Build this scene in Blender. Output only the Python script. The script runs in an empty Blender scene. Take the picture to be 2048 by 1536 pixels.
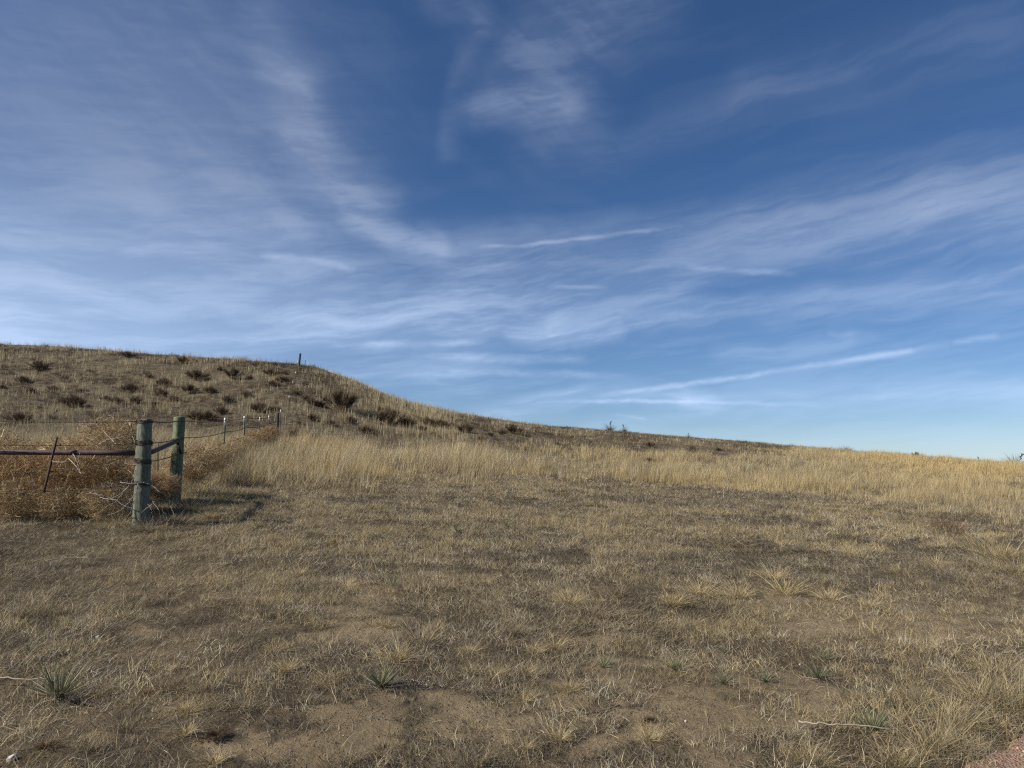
import bpy, math, random
import numpy as np
from mathutils import Vector
random.seed(5); RNG = np.random.default_rng(11)
R = math.radians
SC = bpy.context.scene
COL = SC.collection

# ------------------------------------------------------------------ camera, sky, sun, exposure
EYE = 1.5
PITCH = R(7.3)
F = 1420.0 / 2048.0
cd = bpy.data.cameras.new('camera'); cam = bpy.data.objects.new('camera', cd); COL.objects.link(cam)
cd.sensor_width = 36; cd.lens = 36 * F; cd.clip_start = 0.05; cd.clip_end = 20000
cam.location = (0, 0, EYE); cam.rotation_euler = (R(90) + PITCH, 0, 0)
SC.camera = cam
SC.cycles.use_denoising = False; SC.cycles.filter_width = 1.2
SUN_AZ, SUN_EL = R(-114), R(37)        # azimuth from +Y, clockwise positive
SC.view_settings.view_transform = 'Standard'; SC.view_settings.look = 'None'
SC.view_settings.exposure = 0.35; SC.view_settings.gamma = 1
SC.view_settings.use_curve_mapping = False
ld = bpy.data.lights.new('sun', 'SUN'); ld.energy = 4.9; ld.angle = R(1.6); ld.color = (1, .93, .82)
sun = bpy.data.objects.new('sun', ld); COL.objects.link(sun)
sd = Vector((math.sin(SUN_AZ) * math.cos(SUN_EL), math.cos(SUN_AZ) * math.cos(SUN_EL), math.sin(SUN_EL)))
sun.rotation_euler = sd.to_track_quat('Z', 'Y').to_euler(); sun.location = (-20, -5, 30)

CLOUD = .76
CL_HI = (.215, .272, .405); CL_LO = (.46, .60, .84)
def ray(px, py):
    """pixel of the 2048 wide photograph -> (X/Y, Z/Y) of its line of sight"""
    cx = (px - 1024) / 1420.0; cy = (768 - py) / 1420.0
    d = math.cos(PITCH) - cy * math.sin(PITCH)
    return cx / d, (math.sin(PITCH) + cy * math.cos(PITCH)) / d

def azel(px, py):
    u, v = ray(px, py)
    a = math.atan(u)
    return a, math.atan(v * math.cos(a))

# ---- node helper
class NT:
    def __init__(s, tree): s.t = tree; s.n = tree.nodes; s.l = tree.links
    def node(s, typ, **kw):
        nd = s.n.new(typ)
        for k, v in kw.items(): setattr(nd, k, v)
        return nd
    def put(s, sock, v):
        if isinstance(v, bpy.types.NodeSocket): s.l.new(v, sock)
        elif v is not None:
            if sock.type == 'RGBA' and len(v) == 3: v = (*v, 1)
            sock.default_value = v
    def m(s, op, a, b=None, c=None, clamp=False):
        nd = s.node('ShaderNodeMath', operation=op, use_clamp=clamp)
        s.put(nd.inputs[0], a)
        if b is not None: s.put(nd.inputs[1], b)
        if c is not None: s.put(nd.inputs[2], c)
        return nd.outputs[0]
    def v(s, op, a, b=None, scale=None):
        nd = s.node('ShaderNodeVectorMath', operation=op)
        s.put(nd.inputs[0], a)
        if b is not None: s.put(nd.inputs[1], b)
        if scale is not None: s.put(nd.inputs['Scale'], scale)
        return nd.outputs[1] if op in ('DOT_PRODUCT', 'LENGTH', 'DISTANCE') else nd.outputs[0]
    def mix(s, f, a, b, blend='MIX'):
        nd = s.node('ShaderNodeMix', data_type='RGBA', blend_type=blend)
        s.put(nd.inputs[0], f); s.put(nd.inputs[6], a); s.put(nd.inputs[7], b)
        return nd.outputs[2]
    def noise(s, vec, scale, detail=4, rough=.5, dist=0.0, color=False):
        nd = s.node('ShaderNodeTexNoise')
        s.put(nd.inputs['Vector'], vec); nd.inputs['Scale'].default_value = scale
        nd.inputs['Detail'].default_value = detail; nd.inputs['Roughness'].default_value = rough
        nd.inputs['Distortion'].default_value = dist
        return nd.outputs['Color'] if color else nd.outputs['Fac']
    def ramp(s, f, lo, hi):
        nd = s.node('ShaderNodeMapRange', interpolation_type='SMOOTHSTEP')
        s.put(nd.inputs[0], f); nd.inputs[1].default_value = lo; nd.inputs[2].default_value = hi
        return nd.outputs[0]
    def comb(s, x, y, z):
        nd = s.node('ShaderNodeCombineXYZ'); s.put(nd.inputs[0], x); s.put(nd.inputs[1], y); s.put(nd.inputs[2], z)
        return nd.outputs[0]
    def sep(s, v):
        nd = s.node('ShaderNodeSeparateXYZ'); s.put(nd.inputs[0], v); return nd.outputs

W = bpy.data.worlds.new('World'); SC.world = W; W.use_nodes = True
W.node_tree.nodes.clear()
w = NT(W.node_tree)
sky = w.node('ShaderNodeTexSky', sky_type='NISHITA', sun_disc=False, sun_elevation=SUN_EL, sun_rotation=SUN_AZ % (2 * math.pi),
             altitude=1600, air_density=1.0, dust_density=0.6, ozone_density=2.0)
hs = w.node('ShaderNodeHueSaturation'); hs.inputs['Saturation'].default_value = 1.22; hs.inputs['Hue'].default_value = .5
w.put(hs.inputs['Color'], sky.outputs[0])
skyc = w.mix(1.0, hs.outputs[0], (.93, .98, 1.11, 1), 'MULTIPLY')
bg = w.node('ShaderNodeBackground'); w.put(bg.inputs[0], skyc); bg.inputs[1].default_value = .064
w.l.new(bg.outputs[0], w.node('ShaderNodeOutputWorld').inputs[0])

# ------------------------------------------------------------------ numbers: noise and terrain
def _h(ix, iy, s):
    n = (ix.astype(np.int64) * 374761393 + iy.astype(np.int64) * 668265263 + s * 1274126177) & 0x7fffffff
    n = ((n ^ (n >> 13)) * 1274126177) & 0x7fffffff
    n = (n ^ (n >> 16)) & 0xffff
    return n / 65535.0
def vn(x, y, s=0):
    ix = np.floor(x); iy = np.floor(y); fx = x - ix; fy = y - iy
    fx = fx * fx * (3 - 2 * fx); fy = fy * fy * (3 - 2 * fy)
    a = _h(ix, iy, s); b = _h(ix + 1, iy, s); c = _h(ix, iy + 1, s); d = _h(ix + 1, iy + 1, s)
    return (a + (b - a) * fx) * (1 - fy) + (c + (d - c) * fx) * fy
def fbm(x, y, sc, oc=4, s=0, g=.5):
    """0..1, centred on .5; sc = size of the largest feature in metres"""
    t = np.zeros_like(x, dtype=float); a = 1.0; tot = 0
    x = x / sc; y = y / sc
    for o in range(oc):
        t += a * vn(x + 17.3 * o, y - 9.1 * o, s + o); tot += a; a *= g; x = x * 2.03; y = y * 2.03
    return t / tot
def sm(x, a, b):
    t = np.clip((x - a) / (b - a), 0, 1); return t * t * (3 - 2 * t)

SKYL = [(-300, 680), (0, 690), (100, 694), (200, 701), (300, 709), (400, 716), (500, 723), (560, 727), (600, 731), (635, 737), (670, 750), (715, 768), (760, 788), (820, 808), (900, 826),
        (1000, 841), (1100, 854), (1250, 865), (1400, 877), (1560, 891), (1700, 904), (1900, 920), (2048, 933), (2400, 950)]
SU = np.array([ray(*p)[0] for p in SKYL]); SV = np.array([ray(*p)[1] for p in SKYL])
def colu(px): return (px - 1024) / 1420.0
CU = np.array([colu(x) for x in (-400, 0, 340, 600, 760, 900, 1100, 1300, 1500, 1750, 2048, 2500)])
SB = np.array([.104, .099, .095, .087, .077, .070, .060, .052, .046, .038, .030, .022])   # slope of the field
YC = np.array([84, 80, 74, 66, 70, 76, 80, 76, 72, 64, 54, 50.])                             # distance of the crest
Y0 = np.array([30, 31, 33, 33, 30, 28, 26, 25, 24, 22, 22, 22.])                             # where the hill begins
def terr(X, Y, fine=True):
    X = np.asarray(X, float); Y = np.asarray(Y, float)
    Yp = np.maximum(Y, 0.0)
    u = X / np.sqrt(Y * Y + 9.0)
    u = np.where(Y > 0, u, np.sign(X) * 9)
    u = np.clip(u, CU[0], CU[-1])
    sb = np.interp(u, CU, SB); yc = np.interp(u, CU, YC); y0 = np.interp(u, CU, Y0)
    uf = np.clip(X / np.maximum(Y, 1), SU[0], SU[-1])
    vc = np.interp(uf, SU, SV)
    s_near = .8
    Ys = np.where(Y > 0, Y, 0)
    z = -EYE + sb * (np.sqrt(Ys * Ys + s_near ** 2) - s_near)
    sb2 = sb
    zc_base = -EYE + sb2 * (np.sqrt(yc * yc + s_near ** 2) - s_near)
    A = vc * yc - zc_base
    m = (vc - sb2) * (yc - y0) / A
    t = np.clip((Y - y0) / (yc - y0), 0, 1)
    p = 3 * t * t - 2 * t ** 3 + m * (t ** 3 - t * t)
    z = z + A * p
    over = np.maximum(Y - yc, 0)
    zc = vc * yc
    far = zc + vc * over - np.minimum(over * over * .006, 9.0 + over * .05) - vc * over * sm(over, 5, 60)
    far = far - sm(over, 60, 500) * (np.maximum(zc, 0) + 6)
    z = np.where(Y > yc, far, z)
    # undulation
    k = sm(Y, 2, 8)
    amp = .03 + .05 * sm(Y, 5, 30)
    z = z + (fbm(X, Y, 3.5, 3, 3) - .5) * amp * k * 2
    z = z + (fbm(X, Y * .8, 1.9, 4, 9, .6) - .5) * .42 * sm(Y, 32, 42) * (1 - sm(Y, yc - 7, yc - 1)) * (1 - .5 * sm(u, 0, .3))
    z = z + (fbm(X, Y, 9, 2, 7) - .5) * .35 * sm(Y, 30, 45) * (1 - sm(Y, yc - 12, yc - 3))
    if fine:
        z = z + (fbm(X, Y, .45, 4, 21, .6) - .5) * .075 * (.35 + .65 * sm(Y, 3, 7)) * (1 - .6 * roadm(X, Y))
    return z + EYE
def roadm(X, Y):
    """1 on the gravel road that runs past the photographer's feet"""
    e = 3.82 + .62 * (X - 2.3) + (fbm(X, Y, 1.2, 3, 40) - .5) * .7
    return sm(e - Y, -.04, .10)
def gz(x, y): return float(terr(np.array([x]), np.array([y]))[0])
_Ym = np.concatenate([np.arange(1.5, 30, .03), np.arange(30, 120, .12)])
def place(px, py):
    """the point of the ground seen at a pixel"""
    u, v = ray(px, py)
    if abs(py - np.interp(px, [q[0] for q in SKYL], [q[1] for q in SKYL])) < 7:
        Y = float(np.interp(u, CU, YC)) - 1.2
        return u * Y, Y, gz(u * Y, Y)
    g = terr(u * _Ym, _Ym) - EYE
    hit = np.nonzero(g >= v * _Ym)[0]
    if len(hit) == 0:
        yc = float(np.interp(u, CU, YC)); Y = yc - 1.0
    else: Y = float(_Ym[hit[0]])
    return u * Y, Y, gz(u * Y, Y)

# bare patches: pixel ellipses of the photograph laid on the ground as world ellipses
BARE = [(1400, 1425, 190, 62, 1), (1235, 1490, 75, 48, 1), (680, 1470, 160, 40, 1), (960, 1430, 130, 45, .9), (745, 1200, 75, 30, .8), (700, 1262, 95, 32, .9),
        (1760, 1255, 230, 48, .85), (1560, 1215, 130, 22, .8), (1920, 1235, 130, 40, .7), (1330, 1350, 120, 24, .8), (1480, 1500, 140, 40, .8), (250, 1275, 60, 14, .8),
        (630, 1040, 70, 9, .6), (1100, 1400, 90, 40, .8), (1620, 1390, 140, 40, .75), (1220, 1300, 60, 18, .6), (480, 1180, 80, 12, .6), (1000, 1500, 90, 30, .7), (620, 1500, 60, 30, .6), (1900, 1330, 100, 25, .5), (1050, 1530, 300, 25, .6)]
BW = []
for (px, py, rx, ry, s_) in BARE:
    c = place(px, py); a = place(px, max(py - ry, 960)); b = place(px, py + ry)
    BW.append((c[0], (a[1] + b[1]) / 2, rx / 1420 * c[1], max((a[1] - b[1]) / 2, .05), s_))
def bare(X, Y):
    o = np.zeros_like(X, dtype=float)
    wx = X + (fbm(X, Y, .7, 5, 51, .7) - .5) * 1.5; wy = Y + (fbm(X, Y, .7, 5, 57, .7) - .5) * 1.5
    for (cx, cy, rx, ry, s_) in BW:
        d = np.sqrt(((wx - cx) / rx) ** 2 + ((wy - cy) / ry) ** 2)
        o = np.maximum(o, s_ * (1 - sm(d, .55, 1.25)))
    rt = sm(X / np.maximum(Y, 1), -.25, .15)
    o = np.maximum(o, (.35 + .4 * rt) * sm(fbm(X, Y, 1.6, 4, 61), .64 - .04 * rt, .76) * (1 - sm(Y, 6, 10)))
    return np.clip(o + (fbm(X, Y, .22, 4, 67, .7) - .49) * 1.1 * (o > .02), 0, 1)
# the tall straw coloured grass: front edge and far edge (distance along each column)
TF = [(-100, 9.9 / 1), (0, 10.9), (200, 11.6), (300, 11.2), (340, 10.6), (400, 11.4), (440, 12.4), (520, 14.6), (640, 15.8), (800, 17.5), (960, 19.0), (1100, 24.), (1250, 25.), (1400, 24.), (1560, 21.5), (1800, 18.0), (2048, 15.8), (2400, 13)]
TB = [(-100, 29), (0, 30), (300, 31), (560, 33), (640, 34), (800, 33), (1000, 42), (1200, 44), (1400, 42), (1600, 60), (2048, 70), (2400, 70)]
TFu = np.array([colu(p[0]) for p in TF]); TFv = np.array([p[1] for p in TF]); TBu = np.array([colu(p[0]) for p in TB]); TBv = np.array([p[1] for p in TB])
def tall(X, Y):
    u = X / np.maximum(Y, 1)
    n = (fbm(X, Y, 5, 5, 71, .65) - .5)
    f = np.interp(u, TFu, TFv); b = np.interp(u, TBu, TBv)
    k = sm(Y + n * 11, f - .6, f + 1.8) * (1 - sm(Y + n * 14, b - 5, b + 4))
    return k * (.25 + .75 * sm(fbm(X, Y * .6, 2.6, 4, 77, .6), .36, .58 + .06 * sm(u, .1, .4)))

# ------------------------------------------------------------------ materials
def mat(name):
    m = bpy.data.materials.new(name); m.use_nodes = True
    t = NT(m.node_tree); bs = m.node_tree.nodes['Principled BSDF']
    return m, t, bs
def simple(name, col, rough=.8, var=.3, scale=20, metal=0.0, bump=0.0, col2=None, stretch=None):
    m, t, bs = mat(name)
    co = t.node('ShaderNodeTexCoord').outputs['Object']
    if stretch: co = t.v('MULTIPLY', co, stretch)
    n = t.noise(co, scale, 6, .6)
    c2 = col2 or tuple(c * (1 - var) for c in col)
    c = t.mix(t.ramp(n, .35, .65), c2, col)
    t.put(bs.inputs['Base Color'], c); bs.inputs['Roughness'].default_value = rough; bs.inputs['Metallic'].default_value = metal
    if bump:
        b = t.node('ShaderNodeBump'); b.inputs['Strength'].default_value = bump; b.inputs['Distance'].default_value = .01
        t.put(b.inputs['Height'], n); t.put(bs.inputs['Normal'], b.outputs[0])
    return m
def plantmat(name, trans=.20, gain=(1, 1, 1, 1)):
    m, t, bs = mat(name)
    at = t.node('ShaderNodeAttribute', attribute_name='tint').outputs['Color']
    at = t.mix(1.0, at, gain, 'MULTIPLY')
    t.put(bs.inputs['Base Color'], at); bs.inputs['Roughness'].default_value = .62
    bs.inputs['Specular IOR Level'].default_value = .22
    tr = t.node('ShaderNodeBsdfTranslucent'); t.put(tr.inputs[0], at)
    mx = t.node('ShaderNodeMixShader'); mx.inputs[0].default_value = trans
    t.l.new(bs.outputs[0], mx.inputs[1]); t.l.new(tr.outputs[0], mx.inputs[2])
    t.l.new(mx.outputs[0], m.node_tree.nodes['Material Output'].inputs[0])
    return m
M_GRASS = plantmat('dry_grass', .18, (1.02, 1.0, .91, 1))
M_TWIG = plantmat('dry_twig', .10, (1.12, 1.06, .90, 1))
M_YUCCA = plantmat('yucca_leaf', .12)

# ---- ground material
mg, t, bs = mat('prairie_soil')
pos = t.node('ShaderNodeNewGeometry').outputs['Position']
ab = t.node('ShaderNodeAttribute', attribute_name='bare').outputs['Fac']
asw = t.node('ShaderNodeAttribute', attribute_name='straw').outputs['Fac']
n1 = t.noise(pos, 1.3, 8, .65); n2 = t.noise(pos, 11, 8, .7); n3 = t.noise(pos, 70, 5, .7); n0 = t.noise(pos, .22, 5, .6)
litter = t.mix(t.ramp(n2, .36, .64), (.052, .042, .033), (.125, .100, .073))
litter = t.mix(t.m('MULTIPLY', t.ramp(n1, .42, .62), .6), litter, (.115, .088, .060))
litter = t.mix(t.m('MULTIPLY', t.ramp(n3, .52, .68), .45), litter, (.22, .18, .13))
soil = t.mix(t.ramp(n1, .35, .65), (.240, .186, .124), (.310, .248, .170))
soil = t.mix(t.m('MULTIPLY', t.ramp(n2, .45, .7), .55), soil, (.190, .145, .095))
soil = t.mix(t.m('MULTIPLY', t.ramp(n3, .62, .72), .5), soil, (.08, .058, .038))
straw = t.mix(t.ramp(n2, .35, .65), (.15, .11, .06), (.25, .19, .105))
c = t.mix(asw, litter, straw)
hillm = t.node('ShaderNodeAttribute', attribute_name='hill').outputs['Fac']
hst = t.v('MULTIPLY', pos, (.55, .55, 3.2))
hn = t.noise(hst, 1.5, 7, .65); hn2 = t.noise(t.v('MULTIPLY', pos, (1.2, 1.2, 6)), 2.2, 6, .7)
hillc = t.mix(t.ramp(hn, .38, .62), (.070, .058, .046), (.125, .103, .076))
hillc = t.mix(t.m('MULTIPLY', t.ramp(hn2, .50, .66), .55), hillc, (.235, .190, .120))
c = t.mix(hillm, c, hillc)
c = t.mix(ab, c, soil)
c = t.mix(1.0, c, (1.02, 1.0, .90, 1), 'MULTIPLY')
t.put(bs.inputs['Base Color'], c); bs.inputs['Roughness'].default_value = .95; bs.inputs['Specular IOR Level'].default_value = .1
bp = t.node('ShaderNodeBump'); bp.inputs['Strength'].default_value = 1.0; bp.inputs['Distance'].default_value = .05
hh = t.m('ADD', t.m('MULTIPLY', n2, 1.0), t.m('MULTIPLY', n3, .35))
t.put(bp.inputs['Height'], hh); t.put(bs.inputs['Normal'], bp.outputs[0])

# ------------------------------------------------------------------ mesh helpers
def rawmesh(name, V, loops, starts, mtl, tint=None, smooth=False, attrs=None):
    me = bpy.data.meshes.new(name)
    nv = len(V); me.vertices.add(nv); me.vertices.foreach_set('co', np.ascontiguousarray(V, dtype=np.float32).ravel())
    me.loops.add(len(loops)); me.loops.foreach_set('vertex_index', np.ascontiguousarray(loops, dtype=np.int32))
    me.polygons.add(len(starts)); me.polygons.foreach_set('loop_start', np.ascontiguousarray(starts, dtype=np.int32))
    if smooth: me.polygons.foreach_set('use_smooth', np.ones(len(starts), dtype=bool))
    me.update(calc_edges=True)
    if tint is not None:
        a = me.attributes.new('tint', 'FLOAT_COLOR', 'POINT')
        c4 = np.ones((nv, 4), dtype=np.float32); c4[:, :3] = tint
        a.data.foreach_set('color', c4.ravel())
    for k, arr in (attrs or {}).items():
        a = me.attributes.new(k, 'FLOAT', 'POINT'); a.data.foreach_set('value', np.ascontiguousarray(arr, dtype=np.float32))
    me.materials.append(mtl)
    return me
def link(name, me, parent=None, label=None, cat=None, group=None, kind=None, loc=None):
    o = bpy.data.objects.new(name, me); COL.objects.link(o)
    if parent: o.parent = parent
    if label: o['label'] = label
    if cat: o['category'] = cat
    if group: o['group'] = group
    if kind: o['kind'] = kind
    if loc: o.location = loc
    return o

def strips(P, Wd, side, C, tipc=None):
    """P (N,K,3) centre lines, Wd (N,) widths, side (N,3) width direction, C (N,3) colour -> V, loops, starts, tint"""
    N, K, _ = P.shape
    taper = np.linspace(1, .25, K - 1); taper[0] = .8
    hw = (Wd[:, None] * .5 * taper[None, :])[:, :, None] * side[:, None, :]
    V = np.empty((N, 2 * (K - 1) + 1, 3))
    V[:, 0:2 * (K - 1):2] = P[:, :K - 1] - hw; V[:, 1:2 * (K - 1):2] = P[:, :K - 1] + hw
    V[:, -1] = P[:, -1]
    nv = V.shape[1]
    L = []
    S = []
    off = 0
    for k in range(K - 2):
        a = 2 * k; L += [a, a + 1, a + 3, a + 2]; S.append(off); off += 4
    a = 2 * (K - 2); L += [a, a + 1, a + 2]; S.append(off); off += 3
    base = (np.arange(N) * nv)[:, None]
    loops = (base + np.array(L)[None, :]).ravel()
    starts = ((np.arange(N) * off)[:, None] + np.array(S)[None, :]).ravel()
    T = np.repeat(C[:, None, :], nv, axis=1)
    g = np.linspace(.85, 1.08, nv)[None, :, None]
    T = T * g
    return V.reshape(-1, 3), loops, starts, T.reshape(-1, 3)

def blades(base, h, az_, lean, curl, wd, C, K=4, rng=RNG, kink=0.0):
    """curved blades: lean = angle from vertical at the root, growing by curl towards the tip"""
    N = len(h); P = np.empty((N, K, 3)); P[:, 0] = base
    seg = h / (K - 1); a = az_.copy(); l = lean.copy()
    for k in range(1, K):
        l2 = np.minimum(l, 1.75)
        d = np.stack([np.sin(l2) * np.sin(a), np.sin(l2) * np.cos(a), np.cos(l2)], 1)
        P[:, k] = P[:, k - 1] + d * seg[:, None]
        l = l + curl / (K - 1); a = a + rng.normal(0, .12 + kink, N)
    th = rng.uniform(0, 2 * np.pi, N)
    side = np.stack([np.cos(th), np.sin(th) * .6, rng.normal(0, .25, N)], 1)
    side /= np.linalg.norm(side, axis=1)[:, None]
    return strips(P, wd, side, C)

def merge(parts):
    Vs, Ls, Ss, Ts = [], [], [], []; vo = lo = 0
    for V, L, S, T in parts:
        Vs.append(V); Ls.append(L + vo); Ss.append(S + lo); Ts.append(T); vo += len(V); lo += len(L)
    return np.concatenate(Vs), np.concatenate(Ls), np.concatenate(Ss), np.concatenate(Ts)

def tube(path, rad, sides=8, cap=True):
    """one tube along path (K,3) with radius (K,)"""
    P = np.asarray(path, float); K = len(P); rad = np.broadcast_to(np.asarray(rad, float), (K,))
    T = np.gradient(P, axis=0); T /= np.linalg.norm(T, axis=1)[:, None] + 1e-9
    up = np.array([0, 0, 1.0]) if abs(T[0][2]) < .9 else np.array([0, 1.0, 0])
    A = np.cross(T, up); A /= np.linalg.norm(A, axis=1)[:, None] + 1e-9
    B = np.cross(A, T)
    th = np.arange(sides) / sides * 2 * np.pi
    V = P[:, None] + rad[:, None, None] * (np.cos(th)[None, :, None] * A[:, None] + np.sin(th)[None, :, None] * B[:, None])
    V = V.reshape(-1, 3); L = []; S = []
    off = 0
    for k in range(K - 1):
        for j in range(sides):
            j2 = (j + 1) % sides
            L += [k * sides + j, k * sides + j2, (k + 1) * sides + j2, (k + 1) * sides + j]; S.append(off); off += 4
    if cap:
        L += list(range(sides - 1, -1, -1)); S.append(off); off += sides
        L += [(K - 1) * sides + j for j in range(sides)]; S.append(off); off += sides
    return V, np.array(L), np.array(S), np.zeros((len(V), 3))
def box(c, sx, sy, sz, rz=0.0, ty=0.0):
    x, y, z = sx / 2, sy / 2, sz / 2
    V = np.array([(-x, -y, -z), (x, -y, -z), (x, y, -z), (-x, y, -z), (-x, -y, z), (x, -y, z), (x, y, z), (-x, y, z)])
    ca, sa = math.cos(ty), math.sin(ty)
    V = np.stack([V[:, 0] * ca + V[:, 2] * sa, V[:, 1], -V[:, 0] * sa + V[:, 2] * ca], 1)
    ca, sa = math.cos(rz), math.sin(rz)
    V = np.stack([V[:, 0] * ca - V[:, 1] * sa, V[:, 0] * sa + V[:, 1] * ca, V[:, 2]], 1) + np.array(c)
    L = [0, 3, 2, 1, 4, 5, 6, 7, 0, 1, 5, 4, 1, 2, 6, 5, 2, 3, 7, 6, 3, 0, 4, 7]
    return V, np.array(L), np.arange(6) * 4, np.zeros((8, 3))
def tinted(part, col): return part[0], part[1], part[2], np.tile(np.array(col, float), (len(part[0]), 1))

# ------------------------------------------------------------------ ground
fa = np.linspace(-52, 52, 760); ba = np.linspace(52, 308, 90)[1:-1]
ang = np.radians(np.concatenate([fa, ba]))
rr = np.concatenate([[0.0], np.geomspace(.6, 120, 620), np.geomspace(125, 6000, 40)])
AA, RR = np.meshgrid(ang, rr)
GX = RR * np.sin(AA); GY = RR * np.cos(AA)
fade = np.clip((RR - 150) / 700, 0, 1)
GZ = terr(GX, GY) - fade * 10
na = len(ang); nr = len(rr)
ii = np.arange(nr - 1)[:, None] * na; jj = np.arange(na)[None, :]; j2 = (jj + 1) % na
Lq = np.stack([ii + jj, ii + na + jj, ii + na + j2, ii + j2], -1).reshape(-1)
gx, gy = GX.ravel(), GY.ravel()
bA = bare(gx, gy); tA = tall(gx, gy)
yc0 = np.interp(gx / np.maximum(gy, 1), CU, Y0)
hA = sm(gy, yc0 - 1, yc0 + 7) * (1 - .75 * tA)
gm = rawmesh('ground', np.stack([gx, gy, GZ.ravel()], 1), Lq, np.arange(len(Lq) // 4) * 4, mg, smooth=True, attrs={'bare': bA, 'straw': tA, 'hill': hA})
link('ground', gm, kind='structure')

# gravel road, a sheet just above the ground
mr, t, bs = mat('pink_gravel')
pos = t.node('ShaderNodeNewGeometry').outputs['Position']
vo = t.node('ShaderNodeTexVoronoi'); t.put(vo.inputs['Vector'], pos); vo.inputs['Scale'].default_value = 75
n = t.noise(pos, 6, 6, .6)
c = t.mix(t.ramp(n, .3, .7), (.30, .165, .110), (.42, .27, .19))
c = t.mix(.35, c, t.mix(.8, (.42, .27, .19), vo.outputs['Color'], 'MULTIPLY'))
t.put(bs.inputs['Base Color'], c); bs.inputs['Roughness'].default_value = .9
bp = t.node('ShaderNodeBump'); bp.inputs['Strength'].default_value = 1; bp.inputs['Distance'].default_value = .012
t.put(bp.inputs['Height'], t.m('ADD', vo.outputs['Distance'], t.noise(pos, 40, 4))); t.put(bs.inputs['Normal'], bp.outputs[0])
xs = np.arange(-14, 14.01, .06); ts_ = np.concatenate([np.linspace(0, .5, 14), np.linspace(.6, 7, 30)])
XX, TT = np.meshgrid(xs, ts_)
edge = 3.82 + .62 * (XX - 2.3)
YY = edge - TT + (1 - np.clip(TT, 0, 1)) * ((fbm(XX, XX * 0 + 3, 1.2, 3, 40) - .5) * .5 + (fbm(XX, XX * 0, .25, 3, 43) - .5) * .12)
ZZ = terr(XX, YY) + .012 + (fbm(XX, YY, .08, 2, 90) - .5) * .012 - .03 * (1 - sm(TT, 0, .08))
n0_, n1_ = XX.shape
ii = np.arange(n0_ - 1)[:, None] * n1_; jj = np.arange(n1_ - 1)[None, :]
Lq = np.stack([ii + jj, ii + n1_ + jj, ii + n1_ + jj + 1, ii + jj + 1], -1).reshape(-1)
link('road', rawmesh('road', np.stack([XX.ravel(), YY.ravel(), ZZ.ravel()], 1), Lq, np.arange(len(Lq) // 4) * 4, mr, smooth=True), kind='structure')
# loose stones of the road
def pebbles(px, py, size, cols, sink=.3):
    N = len(px)
    ico = np.array([(1, 0, 0), (-1, 0, 0), (0, 1, 0), (0, -1, 0), (0, 0, 1), (0, 0, -1)], float)
    f = [(0, 2, 4), (2, 1, 4), (1, 3, 4), (3, 0, 4), (2, 0, 5), (1, 2, 5), (3, 1, 5), (0, 3, 5)]
    V = ico[None] * RNG.uniform(.55, 1.3, (N, 6, 1)) * size[:, None, None] * np.array([1, 1, .7])
    a = RNG.uniform(0, 6.28, N); ca, sa = np.cos(a)[:, None], np.sin(a)[:, None]
    V = np.stack([V[:, :, 0] * ca - V[:, :, 1] * sa, V[:, :, 0] * sa + V[:, :, 1] * ca, V[:, :, 2]], -1)
    V += np.stack([px, py, terr(px, py) + size * sink], 1)[:, None]
    L = (np.arange(N)[:, None, None] * 6 + np.array(f)[None]).ravel()
    return V.reshape(-1, 3), L, np.arange(N * 8) * 3, np.repeat(cols, 6, axis=0)
M_STONE = plantmat('loose_stone', 0.0)
X = RNG.uniform(.5, 4.5, 26000); Y = RNG.uniform(1.5, 5, 26000)
k = roadm(X, Y) > .5; X, Y = X[k], Y[k]
cb = np.array([[.42, .27, .19]]) * RNG.uniform(.5, 1.5, (len(X), 1)) * RNG.uniform(.92, 1.08, (len(X), 3))
V, L, S, T = pebbles(X, Y, RNG.uniform(.003, .010, len(X)), cb, 1.2)
link('gravel', rawmesh('gravel', V, L, S, M_STONE, T), kind='stuff', label='loose pinkish gravel on the road edge in the bottom right corner', cat='gravel')

# ------------------------------------------------------------------ cirrus: a thin high layer, real geometry 12 km off
# strokes of cloud: directions (written as pixels of the photograph), half width, density
SOFT = [
 ([(540, 60), (590, 200), (630, 330)], 75, .30), ([(575, 180), (620, 290), (680, 350), (760, 410)], 95, .72),
 ([(715, 430), (790, 470), (890, 487)], 45, .6), ([(430, 395), (520, 425), (600, 470)], 55, .30),
 ([(1290, -40), (1150, 60), (1050, 130), (1110, 215)], 150, .40), ([(960, 225), (1120, 215)], 55, .42),
 ([(860, 0), (930, 60)], 60, .18),
 ([(925, 60), (914, 180), (905, 310)], 36, .15), ([(920, 520), (1250, 500), (1600, 475), (2100, 395)], 105, .44),
 ([(1500, 440), (1800, 380), (2100, 310)], 90, .30), ([(1100, 655), (1600, 610), (2100, 565)], 55, .30),
 ([(620, 590), (1000, 600), (1350, 585)], 100, .34), ([(1850, 420), (2100, 470)], 90, .35),
 ([(300, 650), (700, 640), (1100, 640)], 70, .35), ([(1040, 665), (1230, 668)], 34, .55),
 ([(1450, 712), (1580, 702), (1700, 688)], 34, .13), ([(1380, 812), (1560, 812), (2100, 770)], 36, .30),
 ([(960, 830), (1160, 790), (1420, 812)], 40, .40), ([(-160, 600), (60, 480), (380, 360)], 520, .62),
 ([(-140, 110), (150, 130)], 260, .18), ([(-200, 690), (150, 700)], 230, .62), ([(300, 420), (560, 560), (900, 640)], 230, .34),
 ([(1500, 180), (1700, 130), (2000, 60)], 90, .16),
 ([(1200, 300), (1420, 230), (1700, 170)], 60, .14)]
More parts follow.
